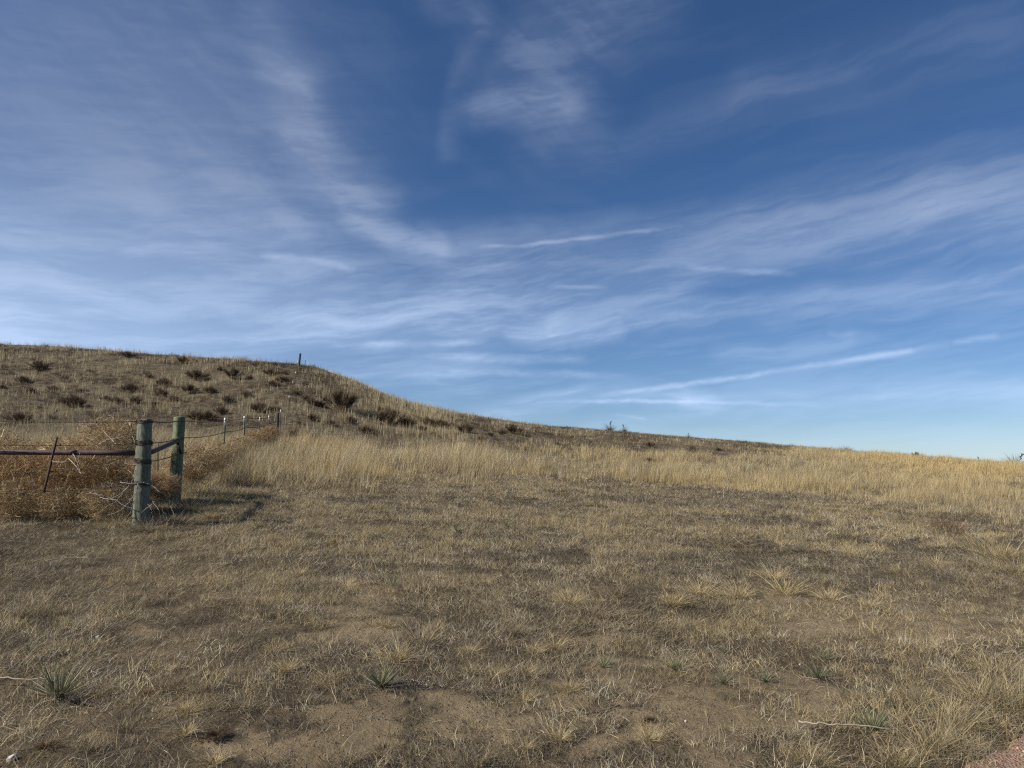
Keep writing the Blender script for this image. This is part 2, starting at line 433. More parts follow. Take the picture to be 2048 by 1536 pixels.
LINES = [
 ([(955, 495), (1060, 490), (1150, 478), (1370, 452)], 7, .40), ([(1180, 795), (1400, 764), (1600, 735), (1780, 708), (1900, 690)], 9, .46),
 ([(1900, 688), (2000, 670)], 8, .3), ([(1100, 803), (1330, 802), (1640, 809)], 6, .38), ([(515, 512), (620, 518), (715, 540)], 13, .30),
 ([(700, 692), (830, 688), (980, 683)], 12, .35), ([(780, 752), (1000, 745), (1290, 750)], 12, .22), ([(1370, 530), (1450, 540), (1600, 548)], 9, .28),
 ([(1090, 573), (1220, 575)], 8, .25), ([(850, 712), (1180, 718)], 14, .25), ([(1225, 830), (1295, 838)], 5, .3), ([(400, 552), (560, 555)], 14, .2),
 ([(1650, 668), (1760, 672)], 10, .15)]

ca_ = np.radians(np.linspace(-64, 64, 1250)); ce_ = np.radians(np.linspace(-1.5, 56, 640))
CA, CE = np.meshgrid(ca_, ce_); ca, ce = CA.ravel(), CE.ravel()
def wv(sc, s, amp): return (fbm(ca, ce, sc, 4, s, .6) - .5) * amp, (fbm(ca, ce, sc, 4, s + 50, .6) - .5) * amp
def seg(xa, ya, pts, wd, inten, taper=False):
    o = np.zeros_like(xa); ns = len(pts) - 1
    for k_, (p, q) in enumerate(zip(pts[:-1], pts[1:])):
        A = np.array(azel(*p)); B = np.array(azel(*q)); AB = B - A
        t_ = np.clip(((xa - A[0]) * AB[0] + (ya - A[1]) * AB[1]) / (AB @ AB), 0, 1)
        d = np.hypot(xa - A[0] - t_ * AB[0], ya - A[1] - t_ * AB[1])
        g_ = (k_ + t_) / ns
        o = np.maximum(o, (1 - sm(d, 0, wd / 1420.0)) * (np.clip(7 * g_ * (1 - g_), 0, 1) ** .8 if taper else 1))
    return o * inten
ax1, ay1 = wv(.20, 801, .08); ax2, ay2 = wv(.04, 811, .014)
wx_, wy_ = ca + ax1 + ax2, ce + (ay1 + ay2) * .6
soft = np.zeros_like(ca)
for s_ in SOFT: v_ = seg(wx_, wy_, *s_); soft = soft + v_ - soft * v_
ax3, ay3 = wv(.02, 821, .006)
lines_ = np.zeros_like(ca)
for s_ in LINES: lines_ = np.maximum(lines_, seg(ca + ax3, ce + ay3 * .7 + ay2 * .25, *s_, True))
def ridg(x, y, s): return 1 - np.abs(fbm(x, y, 1, 6, s, .6) - .5) * 2
# fibres: streaks nearly level low down, steeper up high on the left
t1 = fbm((ca * .9 + ce * .25 + ax1 * .6) * 5.5, (ce - ca * .10 + ay1 * .5) * 42, 1, 6, 831, .6)
th = R(62); t2 = fbm((ca * math.cos(th) + ce * math.sin(th) + ax1 * .6) * 34, (-ca * math.sin(th) + ce * math.cos(th) + ay1 * .6) * 7, 1, 6, 841, .62)
kk = sm(ce, R(12), R(26)) * (1 - sm(ca, R(6), R(14)))
fibre = t1 * (1 - kk) + (t1 * .45 + t2 * .55) * kk
fine = fbm((ca * .95 + ce * .3) * 26 + ax1 * 20, (ce - ca * .16) * 150 + ay1 * 60, 1, 5, 851, .65)
ft = sm(fibre * .68 + fine * .32, .30, .70)
low_ = 1 - sm(ce, R(3), R(26))
smooth_ = sm(R(-3) - ca, 0, R(22))
cov = soft * ((.50 + .80 * ft) * (1 - smooth_) + (.74 + .40 * ft) * smooth_) + sm(fibre, .38, .72) * (.05 + .17 * low_) + lines_ * (.60 + 1.0 * sm(fbm(ca * 22, ce * 60, 1, 5, 861, .65), .3, .7))
cov = cov + .04 + .05 * low_ + (.10 + .08 * low_) * (1 - sm(ca, R(-40), R(5)))
cov = cov * sm(np.radians(62) - np.abs(ca), 0, R(8)) * sm(np.radians(56) - ce, 0, R(8))
cov = np.clip(cov * CLOUD, 0, .92)
RD = 12000.0
Vc = np.stack([RD * np.sin(ca) * np.cos(ce), RD * np.cos(ca) * np.cos(ce), RD * np.sin(ce) + EYE], 1)
nE, nA = CA.shape; ii = np.arange(nE - 1)[:, None] * nA; jj = np.arange(nA - 1)[None, :]
Lq = np.stack([ii + jj, ii + jj + 1, ii + nA + jj + 1, ii + nA + jj], -1).reshape(-1)
mc_, t, bs = mat('cirrus_cloud'); m_n = mc_.node_tree.nodes; m_n.remove(bs)
cv = t.node('ShaderNodeAttribute', attribute_name='cover').outputs['Fac']; lw = t.node('ShaderNodeAttribute', attribute_name='low').outputs['Fac']
cc = t.mix(lw, CL_HI, CL_LO)
em = t.node('ShaderNodeEmission'); t.put(em.inputs[0], cc); em.inputs[1].default_value = 1.0
mx = t.node('ShaderNodeMixShader'); t.put(mx.inputs[0], cv); t.l.new(t.node('ShaderNodeBsdfTransparent').outputs[0], mx.inputs[1]); t.l.new(em.outputs[0], mx.inputs[2]); t.l.new(mx.outputs[0], m_n['Material Output'].inputs[0])
mc_.cycles.emission_sampling = 'NONE'
link('sky', rawmesh('sky', Vc, Lq, np.arange(len(Lq) // 4) * 4, mc_, smooth=True, attrs={'cover': cov, 'low': low_}), kind='structure')

# ------------------------------------------------------------------ grass as ground cover
UM = .86
def scatter(y0, y1, dens, rng=RNG, step=1.06, um=UM):
    Xs, Ys = [], []
    y = y0
    while y < y1:
        yn = min(y * step, y1); area = (2 * um * (y + yn) / 2 + 1.5) * (yn - y)
        n = int(area * dens((y + yn) / 2)); yy = rng.uniform(y, yn, n)
        Xs.append(rng.uniform(-1, 1, n) * (um * yy + .75)); Ys.append(yy); y = yn
    return np.concatenate(Xs), np.concatenate(Ys)
def pal(N, cols, wts, jit=.16, rng=RNG):
    c = np.array(cols)[rng.choice(len(cols), N, p=np.array(wts) / sum(wts))]
    return c * rng.uniform(1 - jit * 2, 1 + jit, (N, 1)) * rng.uniform(.96, 1.04, (N, 3))
GREYB = (.270, .228, .172); BROWN = (.165, .128, .088); TAN = (.400, .325, .205); STRAW = (.580, .475, .280); GOLD = (.560, .420, .200); PALE = (.640, .570, .430); RUST = (.24, .135, .06); OLIVE = (.20, .19, .09)
def zbase(X, Y, dz=0.0): return np.stack([X, Y, terr(X, Y) + dz], 1)
def keep(p): return RNG.uniform(0, 1, len(p)) < p
def wind(N): return RNG.uniform(0, 2 * np.pi, N)

# 1 lying mat of dead blades
X, Y = scatter(2.6, 34, lambda y: 5200 * min(1, (6 / y) ** 1.1))
p = (1 - .90 * bare(X, Y)) * (1 - roadm(X, Y)) * (.35 + .65 * sm(fbm(X, Y, .5, 3, 101), .32, .55)) * (1 - .6 * tall(X, Y))
k = keep(p); X, Y = X[k], Y[k]; N = len(X)
patch = fbm(X, Y, 2.2, 4, 111); fine_ = fbm(X, Y, .45, 3, 117)
C = pal(N, [GREYB, BROWN, TAN, PALE, (.40, .37, .33)], [.38, .28, .12, .10, .12], .22)
dk = .55 + .75 * sm(fbm(X, Y, .28, 3, 119), .36, .62) * (.6 + .4 * sm(fbm(X, Y, 4.5, 2, 121), .35, .6))
C = C * dk[:, None]
g = sm(patch * .6 + fine_ * .4, .47, .60)[:, None]
C = C * (1 - .5 * g) + pal(N, [TAN, STRAW, GREYB], [.6, .25, .15]) * .5 * g
wdt = np.maximum(.0032, .00050 * Y)
flow = (fbm(X, Y, 1.3, 2, 131) - .5) * 9
part1 = blades(zbase(X, Y, .001), RNG.uniform(.03, .12, N) * (1 + .025 * Y), flow + RNG.normal(0, 1.4, N), RNG.uniform(.7, 1.5, N), RNG.normal(.6, 1.1, N), wdt * RNG.uniform(.7, 1.4, N), C, 4, kink=.35)
me = rawmesh('dead_grass_mat', part1[0], part1[1], part1[2], M_GRASS, part1[3])
link('matted_grass', me, kind='stuff', label='grey brown mat of dead short grass lying over the field', cat='grass')
n_mat = N

# 2 short upright curls and tufts
X, Y = scatter(2.6, 36, lambda y: 230 * min(1, (6 / y) ** .85))
p = (1 - .94 * bare(X, Y)) * (1 - roadm(X, Y)) * sm(fbm(X, Y, .6, 4, 141), .42, .60)
k = keep(p); X, Y = X[k], Y[k]
q = fbm(X, Y, 3.0, 3, 151); pp = sm(q, .40, .62); u_ = X / Y
gold = np.clip(pp * .7 + .4 * sm(u_, .25, .6) * sm(Y, 4.5, 6.5), 0, 1)
per = 26
n0_ = len(X); siz = (.40 + 1.25 * RNG.uniform(0, 1, n0_) ** 3) * (.75 + .4 * gold) * (1 + .015 * Y)
Xb = np.repeat(X, per) + RNG.normal(0, .020, n0_ * per) * np.repeat(siz, per) * 1.6; Yb = np.repeat(Y, per) + RNG.normal(0, .014, n0_ * per) * np.repeat(siz, per) * 1.6
N = len(Xb); gb = np.repeat(gold, per)[:, None]
tc = np.repeat(pal(n0_, [GREYB, TAN, BROWN, PALE], [.42, .26, .20, .12], .25) * (1 - gold[:, None]) + pal(n0_, [STRAW, TAN, GOLD, PALE], [.4, .3, .12, .18]) * gold[:, None], per, axis=0)
C = tc * RNG.uniform(.75, 1.2, (N, 1))
hh_ = RNG.uniform(.035, .10, N) * np.repeat(siz, per)
pt = blades(zbase(Xb, Yb), hh_ * 1.25, wind(N), np.abs(RNG.normal(.75, .42, N)), RNG.normal(1.0, .7, N), np.maximum(.0030, .00042 * Yb) * RNG.uniform(.7, 1.3, N), C, 4, kink=.15)
link('short_grass', rawmesh('short_grass', pt[0], pt[1], pt[2], M_GRASS, pt[3]), kind='stuff', label='short curly dry grass growing all over the field', cat='grass')

# 3 tall straw grass
X, Y = scatter(8.8, 74, lambda y: 120 * min(1, (16 / y) ** .85))
tl = tall(X, Y)
k = keep(tl * (.30 + .7 * sm(fbm(X, Y, .9, 3, 161), .36, .56))); X, Y, tl = X[k], Y[k], tl[k]
per = 13; n0_ = len(X)
Xb = np.repeat(X, per) + RNG.normal(0, .065, n0_ * per); Yb = np.repeat(Y, per) + RNG.normal(0, .065, n0_ * per); N = len(Xb)
ub = Xb / Yb
hs_ = np.repeat((.30 + .62 * sm(fbm(X, Y, 1.7, 4, 171, .6), .34, .64)) * (.45 + .55 * tl) * RNG.uniform(.3, 1.4, n0_) * (1 - .30 * sm(X / Y, .05, .3)), per)
hs_ = hs_ * (1 - .35 * sm(Yb, 40, 60))
goldz = np.repeat(np.clip(sm(X / Y, .35, .62) * sm(Y, 24, 33) + .5 * sm(fbm(X, Y, 6, 2, 181), .5, .7), 0, 1), per)[:, None]
lf_ = (1 + .22 * np.exp(-((X / Y + .17) / .12) ** 2) * sm(Y, 15, 18))[:, None]
cl_ = np.repeat(lf_ * pal(n0_, [TAN, STRAW, GREYB, PALE], [.34, .30, .26, .10], .24), per, axis=0) * RNG.uniform(.75, 1.2, (N, 1))
C = cl_ * (1 - goldz) + pal(N, [STRAW, GOLD, TAN], [.4, .45, .15], .1) * goldz
pt = blades(zbase(Xb, Yb), hs_ * RNG.uniform(.45, 1.15, N), RNG.normal(1.3, 1.3, N), np.abs(RNG.normal(.16, .15, N)) + .5 * np.repeat(sm(fbm(X, Y, 1.1, 3, 175), .58, .68), per), np.abs(RNG.normal(.4, .35, N)), np.maximum(.0042, .00040 * Yb) * RNG.uniform(.6, 1.3, N), C, 4)
link('tall_grass', rawmesh('tall_grass', pt[0], pt[1], pt[2], M_GRASS, pt[3]), kind='stuff', label='tall straw coloured grass in a band between the field and the hill', cat='grass')

# 4 hillside grass: thin seed stalks and low clumps
X, Y = scatter(26, 88, lambda y: 38 * min(1, (40 / y) ** .5), um=.9)
yc_ = np.interp(X / Y, CU, YC); y0_ = np.interp(X / Y, CU, Y0)
p = sm(Y, y0_ - 5, y0_ + 3) * (1 - sm(Y, yc_ + 3, yc_ + 6)) * (.25 + .75 * sm(fbm(X, Y, 2.4, 4, 191), .42, .60))
k = keep(p); X, Y = X[k], Y[k]; n0_ = len(X); per = 16
br = sm(fbm(X, Y, 5, 3, 201), .42, .62)
gz_ = sm(X / Y, -.262, -.235) * (1 - sm(X / Y, -.13, -.04)) * sm(Y, 40, 46)
Xb = np.repeat(X, per) + RNG.normal(0, .09, n0_ * per); Yb = np.repeat(Y, per) + RNG.normal(0, .09, n0_ * per); N = len(Xb)
brr = np.repeat(np.clip(br * .5 + gz_ * .5, 0, 1), per)[:, None]
C = pal(N, [GREYB, BROWN, TAN], [.36, .52, .12], .3) * .85 * (1 - brr) + pal(N, [TAN, STRAW, GREYB], [.5, .25, .25], .2) * brr
hh_ = RNG.uniform(.04, .17, N) * np.repeat(RNG.uniform(.5, 1.5, n0_) * (1 + .9 * gz_), per)
pt = blades(zbase(Xb, Yb, -.02), hh_, wind(N), np.abs(RNG.normal(.5, .35, N)), RNG.normal(.5, .4, N), np.maximum(.006, .00034 * Yb) * RNG.uniform(.6, 1.3, N), C, 3)
X, Y = scatter(28, 86, lambda y: 7, um=.9)
yc_ = np.interp(X / Y, CU, YC); y0_ = np.interp(X / Y, CU, Y0); uu = X / Y
p = sm(Y, y0_ - 4, y0_ + 4) * (1 - sm(Y, yc_ + 1, yc_ + 3)) * (.05 + .95 * sm(fbm(X, Y, 2.6, 4, 211, .6), .47, .58)) * (.35 + .65 * (1 - sm(uu, .0, .25)))
p = np.clip(p + .9 * sm(uu, -.262, -.235) * (1 - sm(uu, -.13, -.04)) * sm(Y, 40, 46) * (1 - sm(Y, yc_ + 1, yc_ + 3)), 0, 1)
k = keep(p); X, Y = X[k], Y[k]; n0_ = len(X); per = 5
Xb = np.repeat(X, per) + RNG.normal(0, .06, n0_ * per); Yb = np.repeat(Y, per) + RNG.normal(0, .06, n0_ * per); N = len(Xb)
pt2 = blades(zbase(Xb, Yb), RNG.uniform(.25, .75, N) * (1 - .5 * sm(Xb / Yb, -.1, .1)), RNG.normal(1.3, 1.5, N), np.abs(RNG.normal(.05, .08, N)), np.abs(RNG.normal(.12, .15, N)), np.maximum(.008, .00030 * Yb) * RNG.uniform(.6, 1.2, N), pal(N, [TAN, STRAW, PALE], [.3, .4, .3]), 4)
X, Y = scatter(27, 86, lambda y: 4.2, um=.9)
yc_ = np.interp(X / Y, CU, YC); y0_ = np.interp(X / Y, CU, Y0); uu = X / Y
foot = np.exp(-((Y - y0_ - 6) / 5) ** 2) * sm(uu, -.30, -.2) * (1 - sm(uu, .0, .1))
p = np.clip(sm(Y, y0_ - 3, y0_ + 3) * (1 - sm(Y, yc_ - 1, yc_ + 1)) * sm(fbm(X, Y, 3.5, 4, 221), .44, .60) * (1 - .75 * sm(uu, -.1, .2)) + .6 * foot, 0, 1)
k = keep(p); X, Y = X[k], Y[k]; n0_ = len(X); per = 80
siz = .25 + .9 * RNG.uniform(0, 1, n0_) ** 2.5; sr = np.repeat(siz, per)
Xb = np.repeat(X, per) + RNG.normal(0, .20, n0_ * per) * sr; Yb = np.repeat(Y, per) + RNG.normal(0, .20, n0_ * per) * sr; N = len(Xb)
c_ = np.repeat(pal(n0_, [(.12, .088, .064), (.09, .07, .052), (.16, .115, .08)], [.4, .35, .25], .2), per, axis=0) * RNG.uniform(.7, 1.3, (N, 1))
pt3 = blades(zbase(Xb, Yb, -.02), RNG.uniform(.16, .46, N) * sr ** .7, wind(N), np.abs(RNG.normal(.6, .35, N)), RNG.normal(.2, .4, N), np.maximum(.012, .00040 * Yb) * RNG.uniform(.6, 1.2, N), c_, 3)
X, Y = scatter(27, 84, lambda y: 9, um=.9)
y0_ = np.interp(X / Y, CU, Y0); k = keep(sm(Y, y0_ - 3, y0_ + 3) * sm(fbm(X, Y, 1.6, 3, 231), .40, .60)); X, Y = X[k], Y[k]; N = len(X)
pt4 = blades(zbase(X, Y, .05), RNG.uniform(.25, .9, N), wind(N), RNG.uniform(1.3, 1.56, N), RNG.normal(0, .1, N), np.maximum(.012, .00042 * Y) * RNG.uniform(.6, 1.3, N), pal(N, [PALE, TAN, STRAW, (.07, .055, .045)], [.28, .27, .2, .25]), 3)
V, L, S, T = merge([pt, pt2, pt3, pt4])
link('hillside_grass', rawmesh('hillside_grass', V, L, S, M_GRASS, T), kind='stuff', label='sparse dry grass and thin seed stalks covering the hillside', cat='grass')

# 5 scattered stems and chips of straw on the soil
X, Y = scatter(2.6, 16, lambda y: 330 * min(1, (6 / y) ** 1.2))
k = keep(1 - roadm(X, Y)); X, Y = X[k], Y[k]; N = len(X)
pt = blades(zbase(X, Y, .006), RNG.uniform(.04, .22, N) ** 1.2, wind(N), RNG.uniform(1.25, 1.56, N), RNG.normal(0.1, .2, N), np.maximum(.0025, .0004 * Y), pal(N, [PALE, TAN, BROWN, GREYB, (.07, .05, .035)], [.10, .20, .24, .22, .24]), 4, kink=.25)
link('straw_litter', rawmesh('straw_litter', pt[0], pt[1], pt[2], M_GRASS, pt[3]), kind='stuff', label='loose straw and broken stems lying on the bare soil', cat='straw')
X, Y = scatter(2.6, 11, lambda y: 420 * min(1, (5 / y) ** 1.2))
k = keep((1 - roadm(X, Y)) * (.15 + .85 * bare(X, Y))); X, Y = X[k], Y[k]; N = len(X)
pb = pebbles(X, Y, RNG.uniform(.002, .0065, N), pal(N, [(.13, .10, .07), (.30, .23, .15), (.45, .40, .33), (.07, .05, .035)], [.4, .35, .08, .17]), .4)
link('soil_crumbs', rawmesh('soil_crumbs', *pb[:3], M_STONE, pb[3]), kind='stuff', label='small crumbs of soil and grit on the bare patches', cat='grit')

# ------------------------------------------------------------------ plants that stand alone
def tuft_mesh(name, n, rad, h, cols, wts, spread=.5, wd=.004, seed=0, curl=.5, K=5):
    r = np.random.default_rng(seed)
    rr_ = rad * np.sqrt(r.uniform(0, 1, n)); th = r.uniform(0, 6.283, n)
    base = np.stack([rr_ * np.cos(th), rr_ * np.sin(th), np.full(n, -.01)], 1)
    lob = 1 + .5 * np.sin(th + seed * 1.7) + .3 * np.sin(3 * th + seed)
    base[:, :2] *= lob[:, None]
    base[:, 0] += rad * .5 * np.sin(seed * 2.1) * (r.uniform(0, 1, n) < .3)
    azz = np.pi / 2 - th + r.normal(0, .9, n)
    lean = np.abs(r.normal(.15, .3, n)) + spread * rr_ / rad * (.6 + .4 * lob)
    flat = r.uniform(0, 1, n) < .22; lean[flat] = r.uniform(1.0, 1.5, int(flat.sum()))
    C = pal(n, cols, wts, .18, r)
    pt = blades(base, h * r.uniform(.25, 1.15, n) * (.75 + .3 * lob), azz, lean, np.abs(r.normal(curl, .55, n)), np.full(n, wd) * r.uniform(.6, 1.3, n), C, K, r, .05)
    return rawmesh(name, pt[0], pt[1], pt[2], M_GRASS, pt[3])
def yucca_mesh(name, n, L_, seed, green=1.0):
    r = np.random.default_rng(seed)
    th = r.uniform(0, 6.283, n); ele = np.arccos(r.uniform(.05, .99, n))
    base = np.stack([.03 * np.sin(th), .03 * np.cos(th), r.uniform(0, .05, n)], 1)
    old = ele > 1.25
    C = green * pal(n, [(.190, .205, .110), (.145, .165, .090), (.31, .29, .17)], [.5, .3, .2], .15, r)
    C[old] = pal(int(old.sum()), [TAN, GREYB, PALE], [.4, .4, .2], .15, r)
    pt = blades(base, L_ * r.uniform(.65, 1.1, n), th, ele, r.normal(.05, .08, n), np.full(n, L_ * .028 + .004), C, 5, r, -.10)
    return rawmesh(name, pt[0], pt[1], pt[2], M_YUCCA, pt[3])
def shrub_mesh(name, n, seed, cols, wts, wide=1.0, tall_=.55, wd=.010):
    """dome of fine twigs, unit width 1"""
    r = np.random.default_rng(seed)
    parts = []
    # main limbs
    nl = 34; th = r.uniform(0, 6.283, nl); lean = r.uniform(.1, 1.5, nl); lobe = 1 + .35 * np.sin(th * 2 + seed) + .2 * np.sin(th * 5 + seed * 2)
    P = np.zeros((nl, 4, 3)); tips = []
    for k in range(1, 4):
        f = k / 3
        P[:, k] = np.stack([np.sin(lean) * np.cos(th) * .36 * f * wide * lobe, np.sin(lean) * np.sin(th) * .36 * f * wide * lobe, np.cos(lean * (1 - .3 * f)) * tall_ * .6 * f], 1) + r.normal(0, .02, (nl, 3))
    side = r.normal(0, 1, (nl, 3)); side /= np.linalg.norm(side, axis=1)[:, None]
    parts.append(strips(P, np.full(nl, wd * 1.8), side, pal(nl, [(.10, .075, .055)], [1], .1, r)))
    i = r.integers(0, nl, n); f = r.uniform(.25, 1, n)[:, None]
    a = P[i, 1] * (1 - f) + P[i, 3] * f
    out = a / (np.linalg.norm(a, axis=1)[:, None] + .05)
    d = out * .6 + r.normal(0, .55, (n, 3)) + np.array([0, 0, .55]); d /= np.linalg.norm(d, axis=1)[:, None]
    ln = r.uniform(.06, .19, n)[:, None]
    Q = np.stack([a, a + d * ln * .5 + r.normal(0, .012, (n, 3)), a + d * ln + np.array([0, 0, .02]) + r.normal(0, .02, (n, 3))], 1)
    Q[:, :, 2] = np.maximum(Q[:, :, 2], .0)
    side = r.normal(0, 1, (n, 3)); side /= np.linalg.norm(side, axis=1)[:, None]
    parts.append(strips(Q, np.full(n, wd) * r.uniform(.6, 1.5, n), side, pal(n, cols, wts, .22, r)))
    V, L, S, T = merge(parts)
    return rawmesh(name, V, L, S, M_TWIG, T)
def tumble_mesh(name, n, seed, cols, wts, wd=.0045):
    """ball of tangled curved stems, unit diameter 1, resting at z=0"""
    r = np.random.default_rng(seed)
    parts = []
    def curl_from(a, d, ln, K, jit):
        P = np.empty((len(a), K, 3)); P[:, 0] = a; dd = d.copy()
        for k in range(1, K):
            P[:, k] = P[:, k - 1] + dd * (ln / (K - 1))[:, None]
            dd = dd + r.normal(0, jit, dd.shape) - P[:, k] * .35
            dd /= np.linalg.norm(dd, axis=1)[:, None]
        return P
    nm = 110
    d = r.normal(0, 1, (nm, 3)) + np.array([0, 0, .5]); d /= np.linalg.norm(d, axis=1)[:, None]
    P = curl_from(np.tile(np.array([[0, 0, -.30]]), (nm, 1)) + r.normal(0, .03, (nm, 3)), d, r.uniform(.55, .8, nm), 7, .25)
    side = r.normal(0, 1, (nm, 3)); side /= np.linalg.norm(side, axis=1)[:, None]
    parts.append(strips(P, np.full(nm, wd * 1.8), side, pal(nm, [PALE, TAN, GREYB], [.35, .4, .25], .15, r)))
    a = r.normal(0, 1, (n, 3)); a /= np.linalg.norm(a, axis=1)[:, None]
    rad = .5 * r.uniform(.15, 1, n) ** .5
    lump = 1 + .16 * np.sin(a[:, 0] * 5 + seed) * np.cos(a[:, 1] * 4 + seed * 2) + .1 * np.sin(a[:, 2] * 7 + seed)
    c0 = a * (rad * lump)[:, None] * np.array([1, 1, .86])
    d = r.normal(0, 1, (n, 3)) + a * .7; d /= np.linalg.norm(d, axis=1)[:, None]
    Q = curl_from(c0, d, r.uniform(.08, .28, n), 5, .38)
    side = r.normal(0, 1, (n, 3)); side /= np.linalg.norm(side, axis=1)[:, None]
    parts.append(strips(Q, np.full(n, wd) * r.uniform(.6, 1.4, n), side, pal(n, cols, wts, .22, r)))
    no = 320
    a = r.normal(0, 1, (no, 3)); a[:, 2] = np.abs(a[:, 2]) * .8; a /= np.linalg.norm(a, axis=1)[:, None]
    d = a + r.normal(0, .55, (no, 3)); d /= np.linalg.norm(d, axis=1)[:, None]
    Q = curl_from(a * .36, d, r.uniform(.14, .36, no), 6, .3)
    side = r.normal(0, 1, (no, 3)); side /= np.linalg.norm(side, axis=1)[:, None]
    parts.append(strips(Q, np.full(no, wd) * r.uniform(.9, 1.7, no), side, pal(no, [PALE, TAN, GREYB], [.3, .45, .25], .2, r)))
    V, L, S, T = merge(parts); V = V * np.array([1, 1, .92]) + np.array([0, 0, .42])
    return rawmesh(name, V, L, S, M_TWIG, T)

# --- yuccas ---------------------------------------------------------------
YU = [yucca_mesh('yucca%d' % i, n_, 1.0, 300 + i) for i, n_ in enumerate((130, 95, 70))]
YUH = [yucca_mesh('yucca_far%d' % i, 150, 1.0, 310 + i, .55) for i in range(2)]
YL = [  # px, py of the base, blade length in photo pixels, mesh, label
 (118, 1398, 88, 0, 'largest green yucca, spiky, at the left edge of the foreground'),
 (52, 1312, 42, 2, 'small sparse yucca just behind the large spiky yucca at the left edge'),
 (762, 1374, 62, 0, 'grey green yucca left of the pale chalky litter in the foreground centre'),
 (785, 1172, 30, 2, 'small yucca beside the bare soil patch left of centre'),
 (1208, 1336, 38, 1, 'small yucca leftmost of the row of yuccas on the bare soil'),
 (1352, 1342, 46, 1, 'bushy green yucca second from the left in the row on bare soil'),
 (1448, 1370, 42, 1, 'low yucca third from the left in the row on bare soil'),
 (1638, 1358, 46, 1, 'open spiky yucca rightmost of the row on bare soil'),
 (1655, 1322, 32, 2, 'little yucca close behind the rightmost yucca of the row'),
 (1530, 1368, 36, 2, 'thin faded yucca between the third and the rightmost yucca of the row'),
 (1745, 1468, 62, 0, 'dense green clump of narrow leaves above the long pale stalk'),
 (1450, 1308, 24, 2, 'tiny yucca on sandy soil behind the row of yuccas'),
 (915, 1066, 30, 2, 'small green tuft of yucca leaves in the middle of the field'),
 (1016, 1055, 20, 2, 'tiny yucca in the matted grass right of the mid field tuft'),
 (1390, 1138, 22, 2, 'small dark yucca in the grey matted grass right of centre')]
YHL = [
 (105, 838, 17, 'yellowish yucca with a dark seed head at the foot of the hill on the left'),
 (740, 829, 16, 'green yucca on the hill slope right of the largest shrub'),
 (1112, 890, 14, 'green yucca in the tall grass below the central skyline'),
 (1560, 912, 13, 'yucca in the golden grass right of centre under the ridge'),
 (92, 694, 9, 'small yucca on the skyline at the far left'),
 (342, 711, 7, 'tiny yucca with a seed stalk on the hilltop skyline'),
 (486, 718, 11, 'yucca on the hilltop skyline left of the wooden crest post'),
 (512, 722, 7, 'tiny dark yucca on the skyline nearest left of the crest post'),
 (624, 735, 9, 'yucca on the skyline just right of the crest post'),
 (713, 767, 6, 'little yucca high on the descending skyline'),
 (803, 800, 8, 'small yucca halfway down the descending skyline'),
 (1133, 855, 7, 'small yucca on the skyline left of the dark skyline pair'),
 (1219, 864, 16, 'dark bushy yucca, left one of the pair on the central skyline'),
 (1249, 866, 13, 'dark yucca, right one of the pair on the central skyline'),
 (1377, 875, 8, 'thin yucca with a forked dark stalk on the skyline right of the pair'),
 (1678, 900, 9, 'low dark yucca, left one of the close pair on the right skyline'),
 (1694, 901, 13, 'round dark yucca, right one of the close pair on the right skyline'),
 (1796, 908, 9, 'greyish yucca on the skyline between the close pair and the right end'),
 (1958, 919, 11, 'dark yucca on the skyline second from the right edge'),
 (2030, 934, 24, 'dark yucca with a tilted seed stalk at the right end of the ridge')]
def thing(name, me, px, py, scale, label, cat, group, sq=(1, 1, 1), dz=0, rz=None):
    x, y, z = place(px, py)
    o = link(name, me, label=label, cat=cat, group=group, loc=(x, y, z + dz))
    o.rotation_euler = (0, 0, random.uniform(0, 6.28) if rz is None else rz); o.scale = (scale * sq[0], scale * sq[1], scale * sq[2])
    return o, y
def dist(px, py): return place(px, py)[1]
for (px, py, s_, i, lab) in YL:
    d = dist(px, py); thing('yucca', YU[i], px, py, s_ / 1420 * d * 1.02, lab, 'yucca', 'yuccas growing in the field')
M_STALK = plantmat('seed_stalk', 0.0)
V, L, S, T = merge([tinted(tube([(0, 0, 0), (.02, 0, .5), (.0, .02, 1.0)], [.014, .011, .008], 6), (.10, .08, .05))] +
    [tinted(tube([(.02 * math.cos(a), .02 * math.sin(a), z_), (.09 * math.cos(a), .09 * math.sin(a), z_ + .07), (.10 * math.cos(a), .10 * math.sin(a), z_ + .15)], [.02, .045, .015], 6), (.045, .035, .025)) for a, z_ in ((0, .6), (2, .68), (4, .74), (1, .82), (3.3, .88), (5.2, .93))])
me_pod = rawmesh('pods', V, L, S, M_STALK, T)
for n_, (px, py, s_, lab) in enumerate(YHL):
    x, y, z = place(px, py); o = link('yucca', YUH[n_ % 2], label=lab, cat='yucca', group='yuccas on the hill and its skyline', loc=(x, y, z - .05))
    sc = s_ / 1420 * y * 1.35; o.scale = (sc, sc, sc); o.rotation_euler = (0, 0, random.uniform(0, 6))
    if any(k_ in lab for k_ in ('seed', 'stalk', 'pair on the central', 'second from the right')):
        q = link('seed_stalk', me_pod, parent=o); q.scale = (.7, .7, .95)
        q.rotation_euler = (.1, random.uniform(-.3, .3), 0)
        if 'tilted' in lab: q.rotation_euler = (0, 0, 0); o.rotation_euler = (0, .0, 0); q.rotation_euler = (0, .62, 0)

